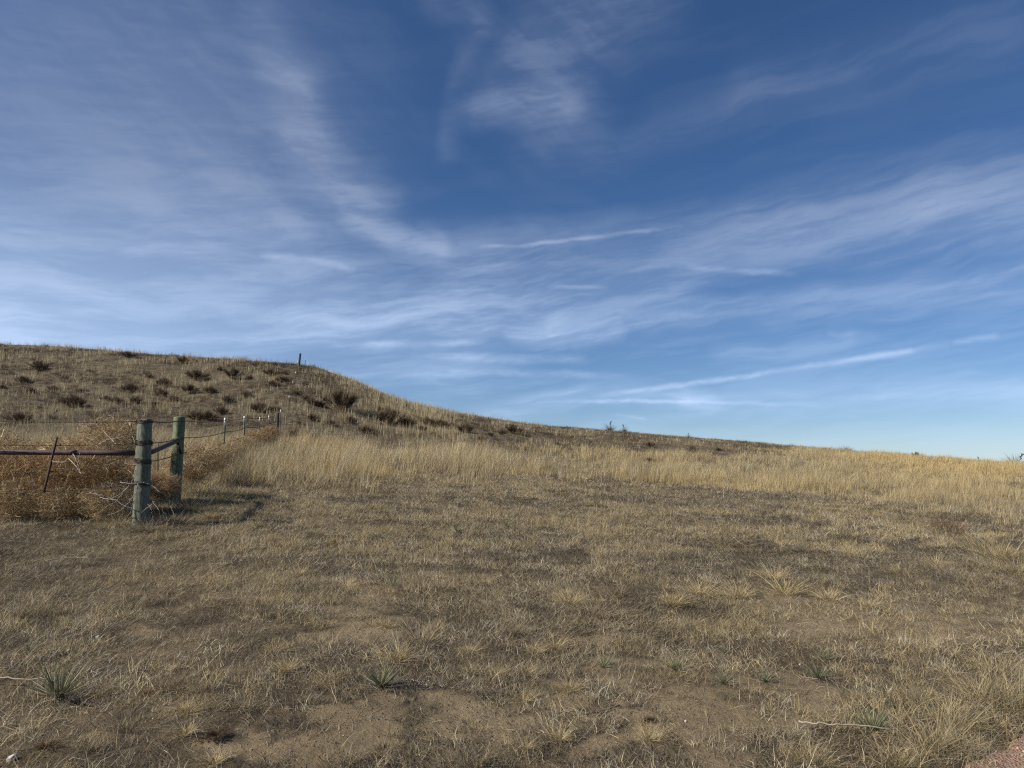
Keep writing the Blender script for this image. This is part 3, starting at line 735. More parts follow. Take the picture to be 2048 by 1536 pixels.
# --- shrubs on the hill -----------------------------------------------------
DKS = [(.125, .090, .066), (.085, .064, .050), (.17, .125, .088), (.23, .18, .13)]
SH = [shrub_mesh('shrub%d' % i, 3200, 400 + i, DKS, [.4, .3, .2, .1], 1.05, [.42, .5, .36, .46][i], .0095) for i in range(4)]
SHR = [shrub_mesh('red_shrub%d' % i, 1500, 410 + i, [(.19, .115, .07), (.14, .085, .055), (.24, .17, .10)], [.4, .3, .3], 1.0, .6, .012) for i in range(2)]
SL = [(78, 742, 32), (256, 714, 24), (366, 728, 20), (393, 760, 38), (301, 757, 15), (466, 758, 30), (381, 787, 25), (321, 795, 26), (264, 787, 32), (327, 775, 24), (349, 803, 24),
 (144, 815, 46), (232, 806, 21), (273, 808, 22), (420, 787, 24), (46, 767, 24), (61, 786, 16), (107, 781, 20), (212, 801, 17), (312, 812, 15), (444, 830, 27), (37, 847, 36), (393, 838, 30), (418, 842, 26), (491, 794, 22),
 (454, 806, 18), (4, 778, 14), (513, 735, 15), (542, 751, 28), (552, 734, 16), (569, 749, 13), (566, 764, 26), (546, 773, 17), (550, 823, 22), (519, 826, 30), (615, 803, 16), (624, 810, 20), (642, 813, 19), (684, 824, 56), (680, 806, 26),
 (625, 842, 22), (700, 849, 26), (661, 852, 18), (778, 852, 46), (812, 856, 38), (855, 852, 24), (884, 859, 29), (932, 866, 32), (842, 863, 20), (731, 866, 24), (1027, 868, 28), (1004, 869, 17), (1301, 895, 19), (1383, 910, 26), (1437, 902, 12), (1297, 926, 20), (1599, 923, 10), (1833, 918, 14), (180, 745, 12), (130, 760, 14), (440, 742, 13), (500, 760, 13), (160, 785, 14), (592, 790, 13), (760, 822, 12), (740, 800, 9), (980, 872, 15), (690, 775, 12)]
SR = [(590, 880, 50), (627, 880, 32), (692, 888, 36), (866, 873, 24), (960, 885, 30), (1517, 944, 15), (600, 850, 20)]
def region(px, py):
    if px < 600:
        band = 'just under the hilltop' if py < 752 else 'on the upper hillside' if py < 782 else 'on the middle hillside' if py < 812 else 'at the foot of the hill'
    elif px < 720: band = 'on the slope right of the fence'
    elif px < 1100: band = 'along the foot of the descending ridge'
    else: band = 'in the grass of the far right slope'
    return band
ORD = ['leftmost', 'second', 'third', 'fourth', 'fifth', 'sixth', 'seventh', 'eighth', 'ninth', 'tenth', 'eleventh', 'twelfth', 'thirteenth', 'fourteenth', 'fifteenth', 'sixteenth', 'seventeenth', 'eighteenth', 'nineteenth', 'twentieth']
def ordered(lst, kindname, regf):
    d = {}
    for it in sorted(lst, key=lambda q: q[0]): d.setdefault(regf(it[0], it[1]), []).append(it)
    out = []
    for reg, its in d.items():
        for n_, it in enumerate(its):
            size = 'large' if it[2] > 34 else 'small' if it[2] < 18 else 'medium'
            o = ORD[n_] if n_ == 0 else ('rightmost' if n_ == len(its) - 1 else ORD[n_] + ' from the left')
            out.append((it, f'{size} {kindname} {reg}, {o}'))
    return out
for n_, ((px, py, wd_), lab) in enumerate(ordered(SL, 'dark twiggy shrub', region)):
    x, y, z = place(px, py); sc = wd_ / 1420 * y * 1.6
    o = link('shrub', SH[n_ % 4], label=lab, cat='shrub', group='dark shrubs on the hill', loc=(x, y, z - .04)); o.scale = (sc, sc, sc * random.uniform(1.0, 1.5)); o.rotation_euler = (0, 0, random.uniform(0, 6))
SRL = ['broad reddish shrub where the fence meets the foot of the hill', 'reddish shrub right beside the broad reddish one near the fence', 'reddish brown shrub rising from the tall grass left of centre', 'small reddish shrub among the dark row at the foot of the ridge', 'reddish brown shrub with upright twigs in the tall grass under the ridge', 'tiny brown shrub alone in the tall grass right of centre', 'small reddish shrub above the broad one behind the last fence posts']
for n_, (px, py, wd_) in enumerate(SR):
    x, y, z = place(px, py); sc = wd_ / 1420 * y * 1.1
    o = link('shrub', SHR[n_ % 2], label=SRL[n_], cat='shrub', group='reddish shrubs near the foot of the hill', loc=(x, y, z - .03)); o.scale = (sc, sc, sc); o.rotation_euler = (0, 0, random.uniform(0, 6))

# --- bunch grass tufts of the field ------------------------------------------
TU = [tuft_mesh('tuft%d' % i, 420, .10, .34, [STRAW, TAN, PALE, GOLD], [.4, .3, .15, .15], .85, .0050, 500 + i) for i in range(6)]
TB_ = [tuft_mesh('brown_tuft%d' % i, 420, .14, .30, [GREYB, TAN, BROWN], [.4, .35, .25], .9, .0048, 510 + i) for i in range(4)]
TT_ = [tuft_mesh('tall_tuft%d' % i, 520, .17, .42, [TAN, STRAW, OLIVE, GREYB], [.38, .22, .20, .2], .65, .0044, 520 + i, .35) for i in range(3)]
TW_ = [tuft_mesh('stub_tuft%d' % i, 40, .13, .20, [PALE, (.5, .45, .36)], [.5, .5], .3, .007, 530 + i, .15, 4) for i in range(2)]
TR_ = tuft_mesh('red_tuft', 330, .28, .48, [(.24, .14, .08), (.20, .13, .08), TAN], [.5, .3, .2], .5, .005, 540, .1)
TL = [ # px, py base, height px, set
 (545, 1308, 34, TU, 'bright straw tuft, upper one of the two left of the centre yucca'), (572, 1346, 36, TU, 'bright straw tuft, lower one of the two left of the centre yucca'),
 (645, 1372, 36, TU, 'low straw tuft between the two bright tufts and the centre yucca'), (772, 1254, 24, TU, 'small golden tuft beside the bare strip above the centre yucca'),
 (798, 1322, 52, TU, 'tall golden tuft rising right behind the centre yucca'), (838, 1290, 50, TB_, 'wispy brown tuft touching the tall golden tuft from behind'),
 (1112, 1298, 38, TU, 'bright straw tuft right of centre beside a dark hollow'), (1068, 1306, 28, TU, 'smaller straw tuft left of the bright tuft right of centre'),
 (1028, 1268, 34, TB_, 'brownish tuft behind the pair of straw tufts near the centre'), (1140, 1380, 32, TU, 'straw tuft leaning over dark stems below the centre'),
 (1060, 1350, 28, TU, 'short straw tuft in the middle of the bare centre soil'), (985, 1350, 30, TU, 'pale tuft left of the short straw tuft on bare soil'), (1045, 1400, 36, TU, 'pale tuft on the front edge of the bare centre soil'),
 (1140, 1210, 42, TU, 'straw tuft, left one of the broad group above centre right'), (1180, 1232, 46, TB_, 'brown and straw tuft, right one of the broad group above centre right'),
 (935, 1306, 28, TU, 'small upright tuft left of the centre soil'), (945, 1345, 24, TU, 'tiny tuft below the small upright tuft'), (870, 1262, 26, TU, 'small tuft right of the dark litter above centre'),
 (370, 1425, 34, TU, 'upright pale tuft in the left foreground'), (375, 1470, 34, TU, 'sprawling straw tuft below the upright pale one on the left'), (350, 1375, 34, TB_, 'tan tuft beside the rusty weed on the left'),
 (485, 1420, 30, TB_, 'faint tan tuft right of the upright pale tuft'), (255, 1465, 40, TB_, 'loose tan tuft below the largest yucca'), (180, 1500, 34, TB_, 'ragged tuft near the bottom left corner'), (85, 1500, 30, TB_, 'tuft right of the white stone'),
 (430, 1530, 34, TU, 'straw tuft cut by the bottom edge on the left'), (970, 1168, 18, TU, 'small pale tuft upper middle of the field'), (550, 1082, 22, TU, 'round pale tuft in the field right of the corner post'), (515, 1052, 20, TU, 'small round tuft behind the pale tuft right of the corner post'),
 (240, 1052, 40, TU, 'golden tuft against the left foot of the corner post'), (292, 1066, 40, TB_, 'ragged brown tuft in front of the corner post'), (262, 1064, 34, TB_, 'grey tuft between the golden tuft and the corner post'), (345, 1050, 38, TB_, 'brown tuft in the shade right of the corner post'), (372, 1025, 44, TT_, 'tall clump hiding the foot of the brace post'), (955, 1530, 50, TB_, 'broad rusty tuft at the bottom edge in the middle'), (1050, 1500, 34, TU, 'straw fringe left of the sandy mound'), (1120, 1480, 34, TU, 'curly straw tuft above the sandy mound'), (1300, 1480, 36, TU, 'straw tuft hanging over the right side of the sandy mound'),
 (700, 1530, 34, TB_, 'tan curly tuft at the bottom edge left of centre'), (765, 1500, 26, TB_, 'low tan tuft above the bottom edge left of centre'),
 (1965, 1402, 84, TT_, 'tall straw clump at the right edge above the gravel'), (2040, 1425, 66, TT_, 'tall straw clump touching the right frame edge'), (1860, 1500, 78, TT_, 'tall golden clump left of the gravel corner'), (1905, 1452, 70, TT_, 'straw clump between the right edge clumps and the green clump'), (1800, 1535, 62, TT_, 'spreading clump at the bottom edge left of the gravel'), (1845, 1400, 46, TT_, 'smaller clump behind the tall golden clump'), (1625, 1530, 54, TT_, 'brownish clump at the bottom edge under the long stalk'), (1925, 1505, 40, TB_, 'dark brown clump right at the gravel edge'), (1990, 1350, 50, TT_, 'clump behind the tall right edge clumps'),
 (2000, 1118, 60, TT_, 'large clump at the right edge below the reddish plant'), (1950, 1098, 44, TT_, 'folded over straw clump left of the large right edge clump'), (2035, 1150, 54, TT_, 'clump cut by the right edge in the mid field'), (1575, 1188, 46, TU, 'straw tuft front one of the pale band right of centre'), (1545, 1160, 40, TU, 'straw tuft back one of the pale band right of centre'), (1345, 1212, 40, TU, 'golden tuft left of the pale band in the mid field'),
 (1400, 1190, 42, TU, 'tuft between the golden tuft and the pale band'), (1480, 1195, 40, TU, 'broad tuft in the left half of the pale band'), (1660, 1200, 34, TU, 'tuft at the right end of the pale band'), (1740, 1215, 28, TU, 'yellowish tuft at the border of the sandy strip'), (1800, 1150, 38, TT_, 'tuft in the mid field left of the right edge clumps'), (1870, 1130, 34, TU, 'small green tinged tuft in the mid field on the right'),
 (1700, 1110, 24, TU, 'little yellow tuft under the white stubs'), (1600, 1105, 26, TB_, 'grey tuft left of the little yellow tuft'), (1240, 1190, 30, TB_, 'grey tuft at the top of the field centre right'), (1450, 1090, 40, TB_, 'rounded brown tuft beside the curved stick'), (1200, 1110, 20, TU, 'pale tuft in the centre of the mid field'),
 (60, 1235, 40, TB_, 'dark rounded tuft near the left edge above the yuccas'), (130, 1230, 32, TB_, 'dark rounded tuft right of the first one near the left edge'), (300, 1210, 24, TB_, 'grey tuft in the left mid field'), (160, 1130, 22, TB_, 'grey tuft left of the path of pale straw'), (530, 1235, 30, TB_, 'brown tuft above the bright straw pair'), (880, 1180, 22, TB_, 'grey tuft left of the small pale tuft upper middle'),
 (600, 1150, 22, TU, 'straw tuft along the pale streak left of centre'), (690, 1178, 28, TU, 'straw tuft at the right end of the pale streak'), (420, 1035, 26, TU, 'pale tuft in front of the second fence span'), (395, 990, 40, TT_, 'grass clump right of the brace post foot'), (440, 1000, 32, TT_, 'grass clump at the front of the tall grass by the fence')]
for n_, (px, py, h_, st, lab) in enumerate(TL):
    x, y, z = place(px, py); me_ = st[n_ % len(st)]
    hh0 = {id(TU): .30, id(TB_): .26, id(TT_): .38}[id(st)]
    sc = h_ / 1420 * y / hh0 * (1.12 if st is not TT_ else 1.12)
    o = link('bunchgrass', me_, label=lab, cat='grass tuft', group='tufts of bunchgrass in the field', loc=(x, y, z)); o.scale = (sc * 1.1, sc * 1.1, sc * .95); o.rotation_euler = (random.uniform(-.08, .08), random.uniform(-.05, .12), random.uniform(0, 6))
for (px, py, h_, lab) in ((1685, 1052, 34, 'white dry stubs, left bunch, in the grey field on the right'), (1708, 1062, 32, 'white dry stubs, right bunch, in the grey field on the right'), (1515, 1018, 24, 'white dry stubs farther left behind the other two bunches'), (1575, 1030, 20, 'thin white stubs between the far bunch and the right pair')):
    x, y, z = place(px, py); o = link('dry_stubs', TW_[n_ % 2], label=lab, cat='dry stubs', group='pale cut stubs in the field', loc=(x, y, z)); sc = h_ / 1420 * y / .2; o.scale = (sc, sc, sc); n_ += 1
x, y, z = place(1893, 1062); o = link('reddish_shrub', TR_, label='upright reddish twiggy plant at the right edge of the field', cat='shrub', loc=(x, y, z)); sc = 52 / 1420 * y / .42; o.scale = (sc, sc, sc)
# low rusty weeds
for n_, (px, py, w_, lab) in enumerate(((292, 1392, 50, 'low rusty weed around the forked stalk on the left'), (85, 1405, 50, 'rusty weed at the foot of the largest yucca'), (90, 1500, 70, 'rusty low weed right of the white stone'), (430, 1480, 90, 'dark grey brown low weed in the left foreground'), (1300, 1442, 50, 'dark low weed beside the sandy mound'))):
    x, y, z = place(px, py); sc = w_ / 1420 * y; me_ = SH[1] if 'dark' in lab else SHR[n_ % 2]
    o = link('low_weed', me_, label=lab, cat='weed', group='low weeds in the foreground', loc=(x, y, z - .01)); o.scale = (sc, sc, sc * .55)

# --- stalks, sticks and stones -------------------------------------------------
def wiggle(pts, n=14, amp=.01, seed=0):
    r = np.random.default_rng(abs(seed)); pts = np.array(pts, float); t_ = np.linspace(0, len(pts) - 1, n)
    o = np.stack([np.interp(t_, np.arange(len(pts)), pts[:, k]) for k in range(3)], 1)
    return o + r.normal(0, amp, o.shape)
def stick(name, pxs, rad, col, lab, cat='stick', lift=.015, branches=(), height=None):
    pts = []
    if height is None:
        for (px, py) in pxs: x, y, z = place(px, py); pts.append((x, y, z + lift))
    else:
        x, y, z = place(*pxs[0])
        for (px, py) in pxs: u, v = ray(px, py); pts.append((u * y, y + random.uniform(-.02, .02), v * y + EYE))
        pts[0] = (pts[0][0], pts[0][1], z - .02)
    d0 = pts[0][1]
    pr = [tinted(tube(wiggle(pts, 5 * len(pts), rad * .6, int(pxs[0][0])), np.linspace(rad, rad * .45, 5 * len(pts)), 6), col)]
    for b in branches:
        q = []
        for (px, py) in b: u, v = ray(px, py); q.append((u * d0, d0 + random.uniform(-.06, .06), v * d0 + EYE))
        pr.append(tinted(tube(wiggle(q, 8, rad * .4, int(b[0][1])), np.linspace(rad * .6, rad * .25, 8), 5), col))
    V, L, S, T = merge(pr); T = T * RNG.uniform(.4, .68, (len(T), 1))
    link(name, rawmesh(name, V, L, S, M_STALK, T), label=lab, cat=cat)
stick('dry_stalk', [(1600, 1462), (1640, 1468), (1700, 1473), (1790, 1478)], .0055, PALE, 'long pale stalk lying on the ground below the green clump', 'stalk', .05)
stick('dry_stalk', [(-30, 1376), (30, 1377), (98, 1379)], .005, PALE, 'thin pale stalk lying left of the largest yucca', 'stalk', .05)
stick('dry_stalk', [(272, 1375), (288, 1345), (295, 1325), (304, 1296)], .005, (.42, .34, .25), 'upright kinked grey stalk above the low rusty weed', 'stalk', height=1, branches=[[(291, 1338), (297, 1340), (300, 1352)]])
stick('dead_branch', [(1199, 982), (1196, 972), (1184, 962), (1174, 957)], .016, PALE, 'pale crooked dead branch standing in the middle of the field', 'branch', height=1, branches=[[(1200, 978), (1203, 962), (1204, 950), (1208, 932)], [(1204, 950), (1210, 940), (1218, 950)]])
stick('dry_stalk', [(1446, 1000), (1447, 985), (1451, 968), (1453, 952)], .011, PALE, 'tall thin pale stalk standing right of the crooked branch', 'stalk', height=1, branches=[[(1448, 985), (1455, 975), (1459, 962)]])
stick('dry_stalk', [(1466, 1077), (1480, 1090), (1492, 1097), (1512, 1096), (1531, 1085)], .006, PALE, 'curved pale stick lying beside the rounded brown tuft', 'stick', .03)
stick('dry_stalk', [(1862, 1052), (1900, 1050), (1940, 1042)], .012, (.36, .26, .18), 'long brown stick lying at the foot of the reddish plant', 'stick', .06)
stick('dry_stalk', [(206, 1215), (215, 1210)], .004, PALE, 'short pale straw in the left mid field', 'stick', .03)
stick('dry_stalk', [(1240, 1418), (1195, 1430), (1140, 1440)], .003, (.06, .045, .035), 'thin black twig lying left of the large bare patch', 'stick', .012)
stick('dry_stalk', [(90, 1128), (140, 1122), (178, 1121)], .006, PALE, 'pale straw stem lying flat in the left field', 'stick', .03)
mw = simple('white_stone', (.62, .58, .50), .8, .25, 30, bump=.4)
def stone(px, py, wpx, lab, grp, sq=.7):
    x, y, z = place(px, py); r = np.random.default_rng(int(px)); s_ = wpx / 1420 * y / 2
    import bmesh
    bm = bmesh.new(); bmesh.ops.create_icosphere(bm, subdivisions=3, radius=1)
    for v in bm.verts:
        c_ = v.co; k_ = 1 + .14 * math.sin(c_.x * 3 + px) * math.cos(c_.y * 3.3) + .08 * math.sin(c_.z * 6 + px)
        v.co = Vector((c_.x * k_ * s_, c_.y * k_ * s_ * .8, c_.z * k_ * s_ * sq))
    me_ = bpy.data.meshes.new('stone'); bm.to_mesh(me_); bm.free(); me_.materials.append(mw)
    for p_ in me_.polygons: p_.use_smooth = True
    o = link('stone', me_, label=lab, cat='stone', group=grp, loc=(x, y, z + s_ * sq * .5)); o.rotation_euler = (.2, .3, px)
SG = 'pale stones in the foreground'
stone(23, 1524, 17, 'pale oval stone in the bottom left corner', SG)
stone(196, 1279, 10, 'small white stone on the sandy patch at the left', SG); stone(137, 1305, 7, 'tiny white stone left of the sandy patch stone', SG)
stone(67, 1245, 7, 'tiny white stone between the dark rounded tufts and the left yuccas', SG); stone(1600, 1330, 5, 'white pebble left of the little yucca', SG)
stone(1141, 1468, 7, 'white pebble on dark litter above the sandy mound', SG); stone(1371, 1444, 6, 'white pebble on the large bare patch', SG); stone(438, 1154, 5, 'white pebble in the left mid field', SG)
# pale chalky litter
X = RNG.normal(0, 1, 120); Y = RNG.normal(0, 1, 120); c0 = place(838, 1368)
pb = pebbles(c0[0] + X * .10, c0[1] + Y * .04, RNG.uniform(.002, .007, 120), pal(120, [(.42, .39, .35), (.30, .28, .26)], [.5, .5]), .4)
link('chalky_litter', rawmesh('chalky_litter', *pb[:3], M_STONE, pb[3]), kind='stuff', label='pale grey chalky crumbs beside the centre yucca', cat='litter')

# ------------------------------------------------------------------ fence
mwood, t, bs = mat('weathered_post_wood')
co = t.node('ShaderNodeTexCoord').outputs['Object']
g1 = t.noise(t.v('MULTIPLY', co, (1, 1, .07)), 55, 8, .7, .6); g2 = t.noise(t.v('MULTIPLY', co, (1, 1, .25)), 9, 5, .6, 1.0); g3 = t.noise(co, 3, 4)
wv = t.node('ShaderNodeTexWave', wave_type='RINGS', rings_direction='X'); t.put(wv.inputs['Vector'], t.v('MULTIPLY', co, (1, 1, .28))); wv.inputs['Scale'].default_value = 9; wv.inputs['Distortion'].default_value = 7; wv.inputs['Detail'].default_value = 4; wv.inputs['Detail Scale'].default_value = 1.4
c = t.mix(t.ramp(g1, .32, .62), (.048, .052, .038), (.185, .200, .145))
c = t.mix(t.m('MULTIPLY', t.ramp(g2, .4, .7), .6), c, (.19, .21, .145))
c = t.mix(t.m('MULTIPLY', t.ramp(wv.outputs['Fac'], .55, .95), .45), c, (.10, .10, .075))
ta = t.node('ShaderNodeObjectInfo').outputs['Color']
c = t.mix(1.0, c, ta, 'MULTIPLY')
t.put(bs.inputs['Base Color'], c); bs.inputs['Roughness'].default_value = .9
bp = t.node('ShaderNodeBump'); bp.inputs['Strength'].default_value = .8; bp.inputs['Distance'].default_value = .006; t.put(bp.inputs['Height'], t.m('ADD', g1, t.m('MULTIPLY', wv.outputs['Fac'], -.3))); t.put(bs.inputs['Normal'], bp.outputs[0])
m_rust = simple('rusty_pipe', (.085, .046, .040), .75, .45, 14, .0, .15, col2=(.040, .027, .027))
m_dark = simple('dark_wire', (.060, .048, .040), .6, .4, 30, .6)
m_green = simple('green_post_paint', (.055, .080, .045), .6, .4, 18, 0)
m_brown = simple('brown_old_post', (.085, .070, .050), .8, .4, 18, 0)
m_white = simple('white_post_paint', (.86, .86, .83), .5, .1, 12, 0)
def fx(Y): return -2.48 - .259 * Y
fence = bpy.data.objects.new('barbed_wire_fence', None); COL.objects.link(fence)
fence['label'] = 'barbed wire fence with wooden corner posts and white tipped steel posts running up the hill'; fence['category'] = 'fence'
def uz(px, py, Y):
    u, v = ray(px, py); return np.array((u * Y, Y, v * Y + EYE))
def post(name, top, bot, rt, rb, seed, parent, lab=None, tint_=(1, 1, 1, 1)):
    r = np.random.default_rng(seed); K = 46; Sd = 40
    top = np.array(top, float); bot = np.array(bot, float); ax = top - bot; H = np.linalg.norm(ax)
    zz = np.concatenate([np.linspace(0, 1, K - 3), [1.0, 1.0, 1.0]]); th = np.arange(Sd) / Sd * 6.2832
    V = []
    for i_, f in enumerate(zz):
        rad = rb + (rt - rb) * f
        if i_ == K - 3: rad *= .95
        if i_ == K - 2: rad *= .6
        if i_ == K - 1: rad *= .02
        wob = 1 + .035 * np.sin(3 * th + seed + f * 2) + .02 * np.sin(7 * th + f * 5 + seed) + .012 * r.normal(0, 1, Sd) * (i_ < K - 3)
        crack = 1 - .05 * np.exp(-((np.mod(th - 4.4 - .1 * math.sin(f * 6), 6.28) - 0) / .07) ** 2)
        dz_ = (i_ >= K - 3) * .008 * (i_ - K + 3.5)
        V.append(np.stack([rad * wob * crack * np.cos(th), rad * wob * crack * np.sin(th), np.full(Sd, f * H + dz_)], 1))
    V = np.concatenate(V); q = Vector(ax).to_track_quat('Z', 'Y')
    L = []; 
    for k in range(K - 1):
        for j in range(Sd): L += [k * Sd + j, k * Sd + (j + 1) % Sd, (k + 1) * Sd + (j + 1) % Sd, (k + 1) * Sd + j]
    me_ = rawmesh(name, V, np.array(L), np.arange(len(L) // 4) * 4, mwood, smooth=True)
    o = link(name, me_, parent=parent, loc=tuple(bot)); o.rotation_mode = 'QUATERNION'; o.rotation_quaternion = q; o.color = tint_
    if lab: o['label'] = lab
    return o
P1b = uz(283, 1038, 9.5); P1t = uz(290, 841, 9.5); P2b = uz(350, 985, 11.8); P2t = uz(359, 835, 11.9)
P1b[2] = gz(P1b[0], P1b[1]) - .25; P2b[2] = gz(P2b[0], P2b[1]) - .25
p1 = post('corner_post', P1t, P1b, .089, .102, 3, fence, 'grey weathered round corner post wrapped with wire')
p2 = post('brace_post', P2t, P2b, .090, .096, 8, fence, 'greenish round brace post behind the corner post', (.95, 1.08, .80, 1))
H1 = [843, 886, 923, 967]
wz1 = [uz(290, y_, 9.5)[2] for y_ in H1]
# wire wraps, sub-parts of the posts
def wrap(o, zl, rad, n=3, pitch=.011, wr=.0042, seed=0):
    r = np.random.default_rng(seed); a = np.linspace(0, n * 2 * np.pi, n * 22)
    zz = zl + np.linspace(-pitch * n / 2, pitch * n / 2, len(a)) * 1.3 + r.normal(0, .0015, len(a)) + .006 * np.sin(a + seed)
    V, L, S, T = tube(np.stack([rad * np.cos(a), rad * np.sin(a), zz], 1), wr, 5)
    q = link('wire_wrap', rawmesh('wire_wrap', V, L, S, m_dark, smooth=True), parent=o)
for k_, z_ in enumerate(wz1): wrap(p1, (z_ - P1b[2]) * 1.0, .1035, 4 if k_ in (1, 2) else 3, .013, .0045, k_)
for k_, hw_ in enumerate((1.33, 1.04, .79)):
    wrap(p2, hw_ + .25 + .02, .099, 1, .01, .0035, 9 + k_)
# pipes
def pipe(name, a, b, r_, lab):
    V, L, S, T = tube(np.linspace(a, b, 12) + np.array([0, 0, 0]), r_, 16); return link(name, rawmesh(name, V, L, S, m_rust, smooth=True), parent=fence, label=lab)
pa = uz(268, 906, 9.55); pb_ = uz(-420, 901, 9.5)
pipe('brace_pipe', tuple(pa), tuple(pb_), .036, 'rusty horizontal brace pipe left of the corner post')
pc = uz(298, 906, 9.6); pd = uz(353, 882, 11.72)
pipe('brace_pipe', tuple(pc), tuple(pd), .036, 'dark brace pipe rising from the corner post to the brace post')
e0 = uz(352, 880, 11.70); e1 = uz(363, 906, 11.74)
dirv = e1 - e0; V, L, S, T = box((e0 + e1) / 2, .035, .02, float(np.linalg.norm(dirv)) * 1.1, 0, math.atan2(-dirv[0], -dirv[2]) + math.pi)
link('bracket', rawmesh('bracket', V, L, S, m_dark), parent=fence)
# leaning rod and stay
ra = uz(114, 874, 9.42); rb_ = uz(88, 985, 9.42); V, L, S, T = tube(np.linspace(rb_, ra, 6), .016, 6)
link('leaning_rod', rawmesh('leaning_rod', V, L, S, m_rust), parent=fence, label='dark steel rod leaning across the rusty pipe')
ra = uz(316, 886, 10.2); rb_ = uz(316, 940, 10.2); V, L, S, T = tube(np.linspace(rb_, ra, 4), .007, 6)
link('wire_stay', rawmesh('wire_stay', V, L, S, m_dark), parent=fence)
# steel T posts going up the slope
def tpost(x, y, z0, H, mtl, lean=0.0, rz=0.5):
    pr = [box((0, 0, H / 2 - .15), .042, .007, H + .3), box((0, .022, H / 2 - .15), .007, .036, H + .3)]
    for i_ in range(int(H / .055)): pr.append(box((0, -.006, .06 + i_ * .055), .012, .008, .018))
    V, L, S, T = merge(pr); o = link('steel_post', rawmesh('steel_post', V, L, S, mtl), parent=fence, loc=(x, y, z0)); o.rotation_euler = (0, lean, rz)
    V, L, S, T = merge([box((0, 0, H + .0 - .075), .048, .013, .18), box((0, .022, H - .075), .013, .044, .18)])
    link('white_tip', rawmesh('white_tip', V, L, S, m_white), parent=o)
    return o
TPX = [(450, 837, 17.1), (491, 833, 21.4), (518, 835, 25.6), (538, 832, 29.9), (562, 820, 37.3), (579, 792, 45.6), (586, 763, 50.0), (591.5, 744, 53.9), (596, 722, 57.3), (611, 718, 72.0)]
line = [(P1t[0], P1t[1], P1t[2] - 1.36), (P2t[0], P2t[1], P2t[2] - 1.38)]
for k_, (px, py, Yd) in enumerate(TPX):
    tp = uz(px, py, Yd); g_ = gz(tp[0], Yd); H = min(max(tp[2] - g_, 1.15), 1.65)
    o = tpost(tp[0], Yd, tp[2] - H, H, m_green if k_ < 3 else m_brown, random.uniform(-.02, .03), .5 + random.uniform(-.2, .2))
    line.append((tp[0], Yd, tp[2] - 1.36))
t_ = uz(556, 826, 35.2); o = post('wooden_post', tuple(t_), (t_[0], t_[1], t_[2] - 1.5), .06, .065, 21, fence, 'dark wooden fence post at the foot of the hill', (.45, .38, .32, 1)); line.append((t_[0], 35.2, t_[2] - 1.36))
t_ = uz(600.5, 707, 62.5); post('wooden_post', tuple(t_), (t_[0] - .12, t_[1], min(t_[2] - 1.9, gz(t_[0], t_[1]) - .2)), .085, .10, 22, fence, 'tall wooden post standing up on the hill crest', (.55, .48, .40, 1)); line.append((t_[0], 62.5, t_[2] - 1.6))
line.sort(key=lambda q: q[1])
# the wires: one mesh a strand
def strand(pts, wr, barb, seed):
    r = np.random.default_rng(seed); pr = []
    P = []
    for (a, b) in zip(pts[:-1], pts[1:]):
        a = np.array(a); b = np.array(b); n = max(6, int(np.linalg.norm(b - a) / .35)); f = np.linspace(0, 1, n)[:-1, None]
        q = a + (b - a) * f; q[:, 2] -= (.04 * 4 * f * (1 - f))[:, 0] * min(1, np.linalg.norm(b - a) / 5); P.append(q)
    P.append(np.array([pts[-1]])); P = np.concatenate(P)
    pr.append(tube(P, wr, 5))
    if barb:
        s_ = np.concatenate([[0], np.cumsum(np.linalg.norm(np.diff(P, axis=0), axis=1))])
        for d in np.arange(.1, min(s_[-1], 24), .125):
            c_ = np.array([np.interp(d, s_, P[:, k]) for k in range(3)]); 
            for _ in range(2):
                v_ = r.normal(0, 1, 3); v_ = v_ / np.linalg.norm(v_) * .016; pr.append(tube(np.array([c_ - v_, c_ + v_]), .0022, 3))
            pr.append(tube(np.array([c_ - (.008, 0, 0), c_ + (.008, 0, 0)]), wr * 1.7, 5))
    return merge(pr)
hts = [1.33, 1.04, .79, .49]
for k_, h_ in enumerate(hts):
    pts = [(q[0] + .05, q[1], q[2] + h_) for q in line]
    pts[0] = (P1t[0] + .10, 9.5, wz1[k_])
    V, L, S, T = strand(pts, .0042, k_ < 3, 60 + k_); link('barbed_wire', rawmesh('barbed_wire', V, L, S, m_dark), parent=fence)
for k_, (ya, yb) in enumerate(((840, 843), (888, 887), (945, 930), (985, 969))):
    V, L, S, T = strand([tuple(uz(-420, ya, 9.45)), tuple(uz(0, ya + 2, 9.45)), tuple(uz(276, yb, 9.42))], .0040, True, 80 + k_); link('barbed_wire', rawmesh('barbed_wire', V, L, S, m_dark), parent=fence)
me = None
V, L, S, T = strand([(P1t[0], 9.4, wz1[2] - .02), tuple(uz(278, 1035, 9.38))], .004, False, 99)
# post out of frame that ends the left span
q_ = uz(-430, 841, 9.5); post('corner_post', tuple(q_), (q_[0], q_[1], gz(q_[0], q_[1]) - .2), .10, .11, 31, fence, 'round post at the left end of the brace pipe')

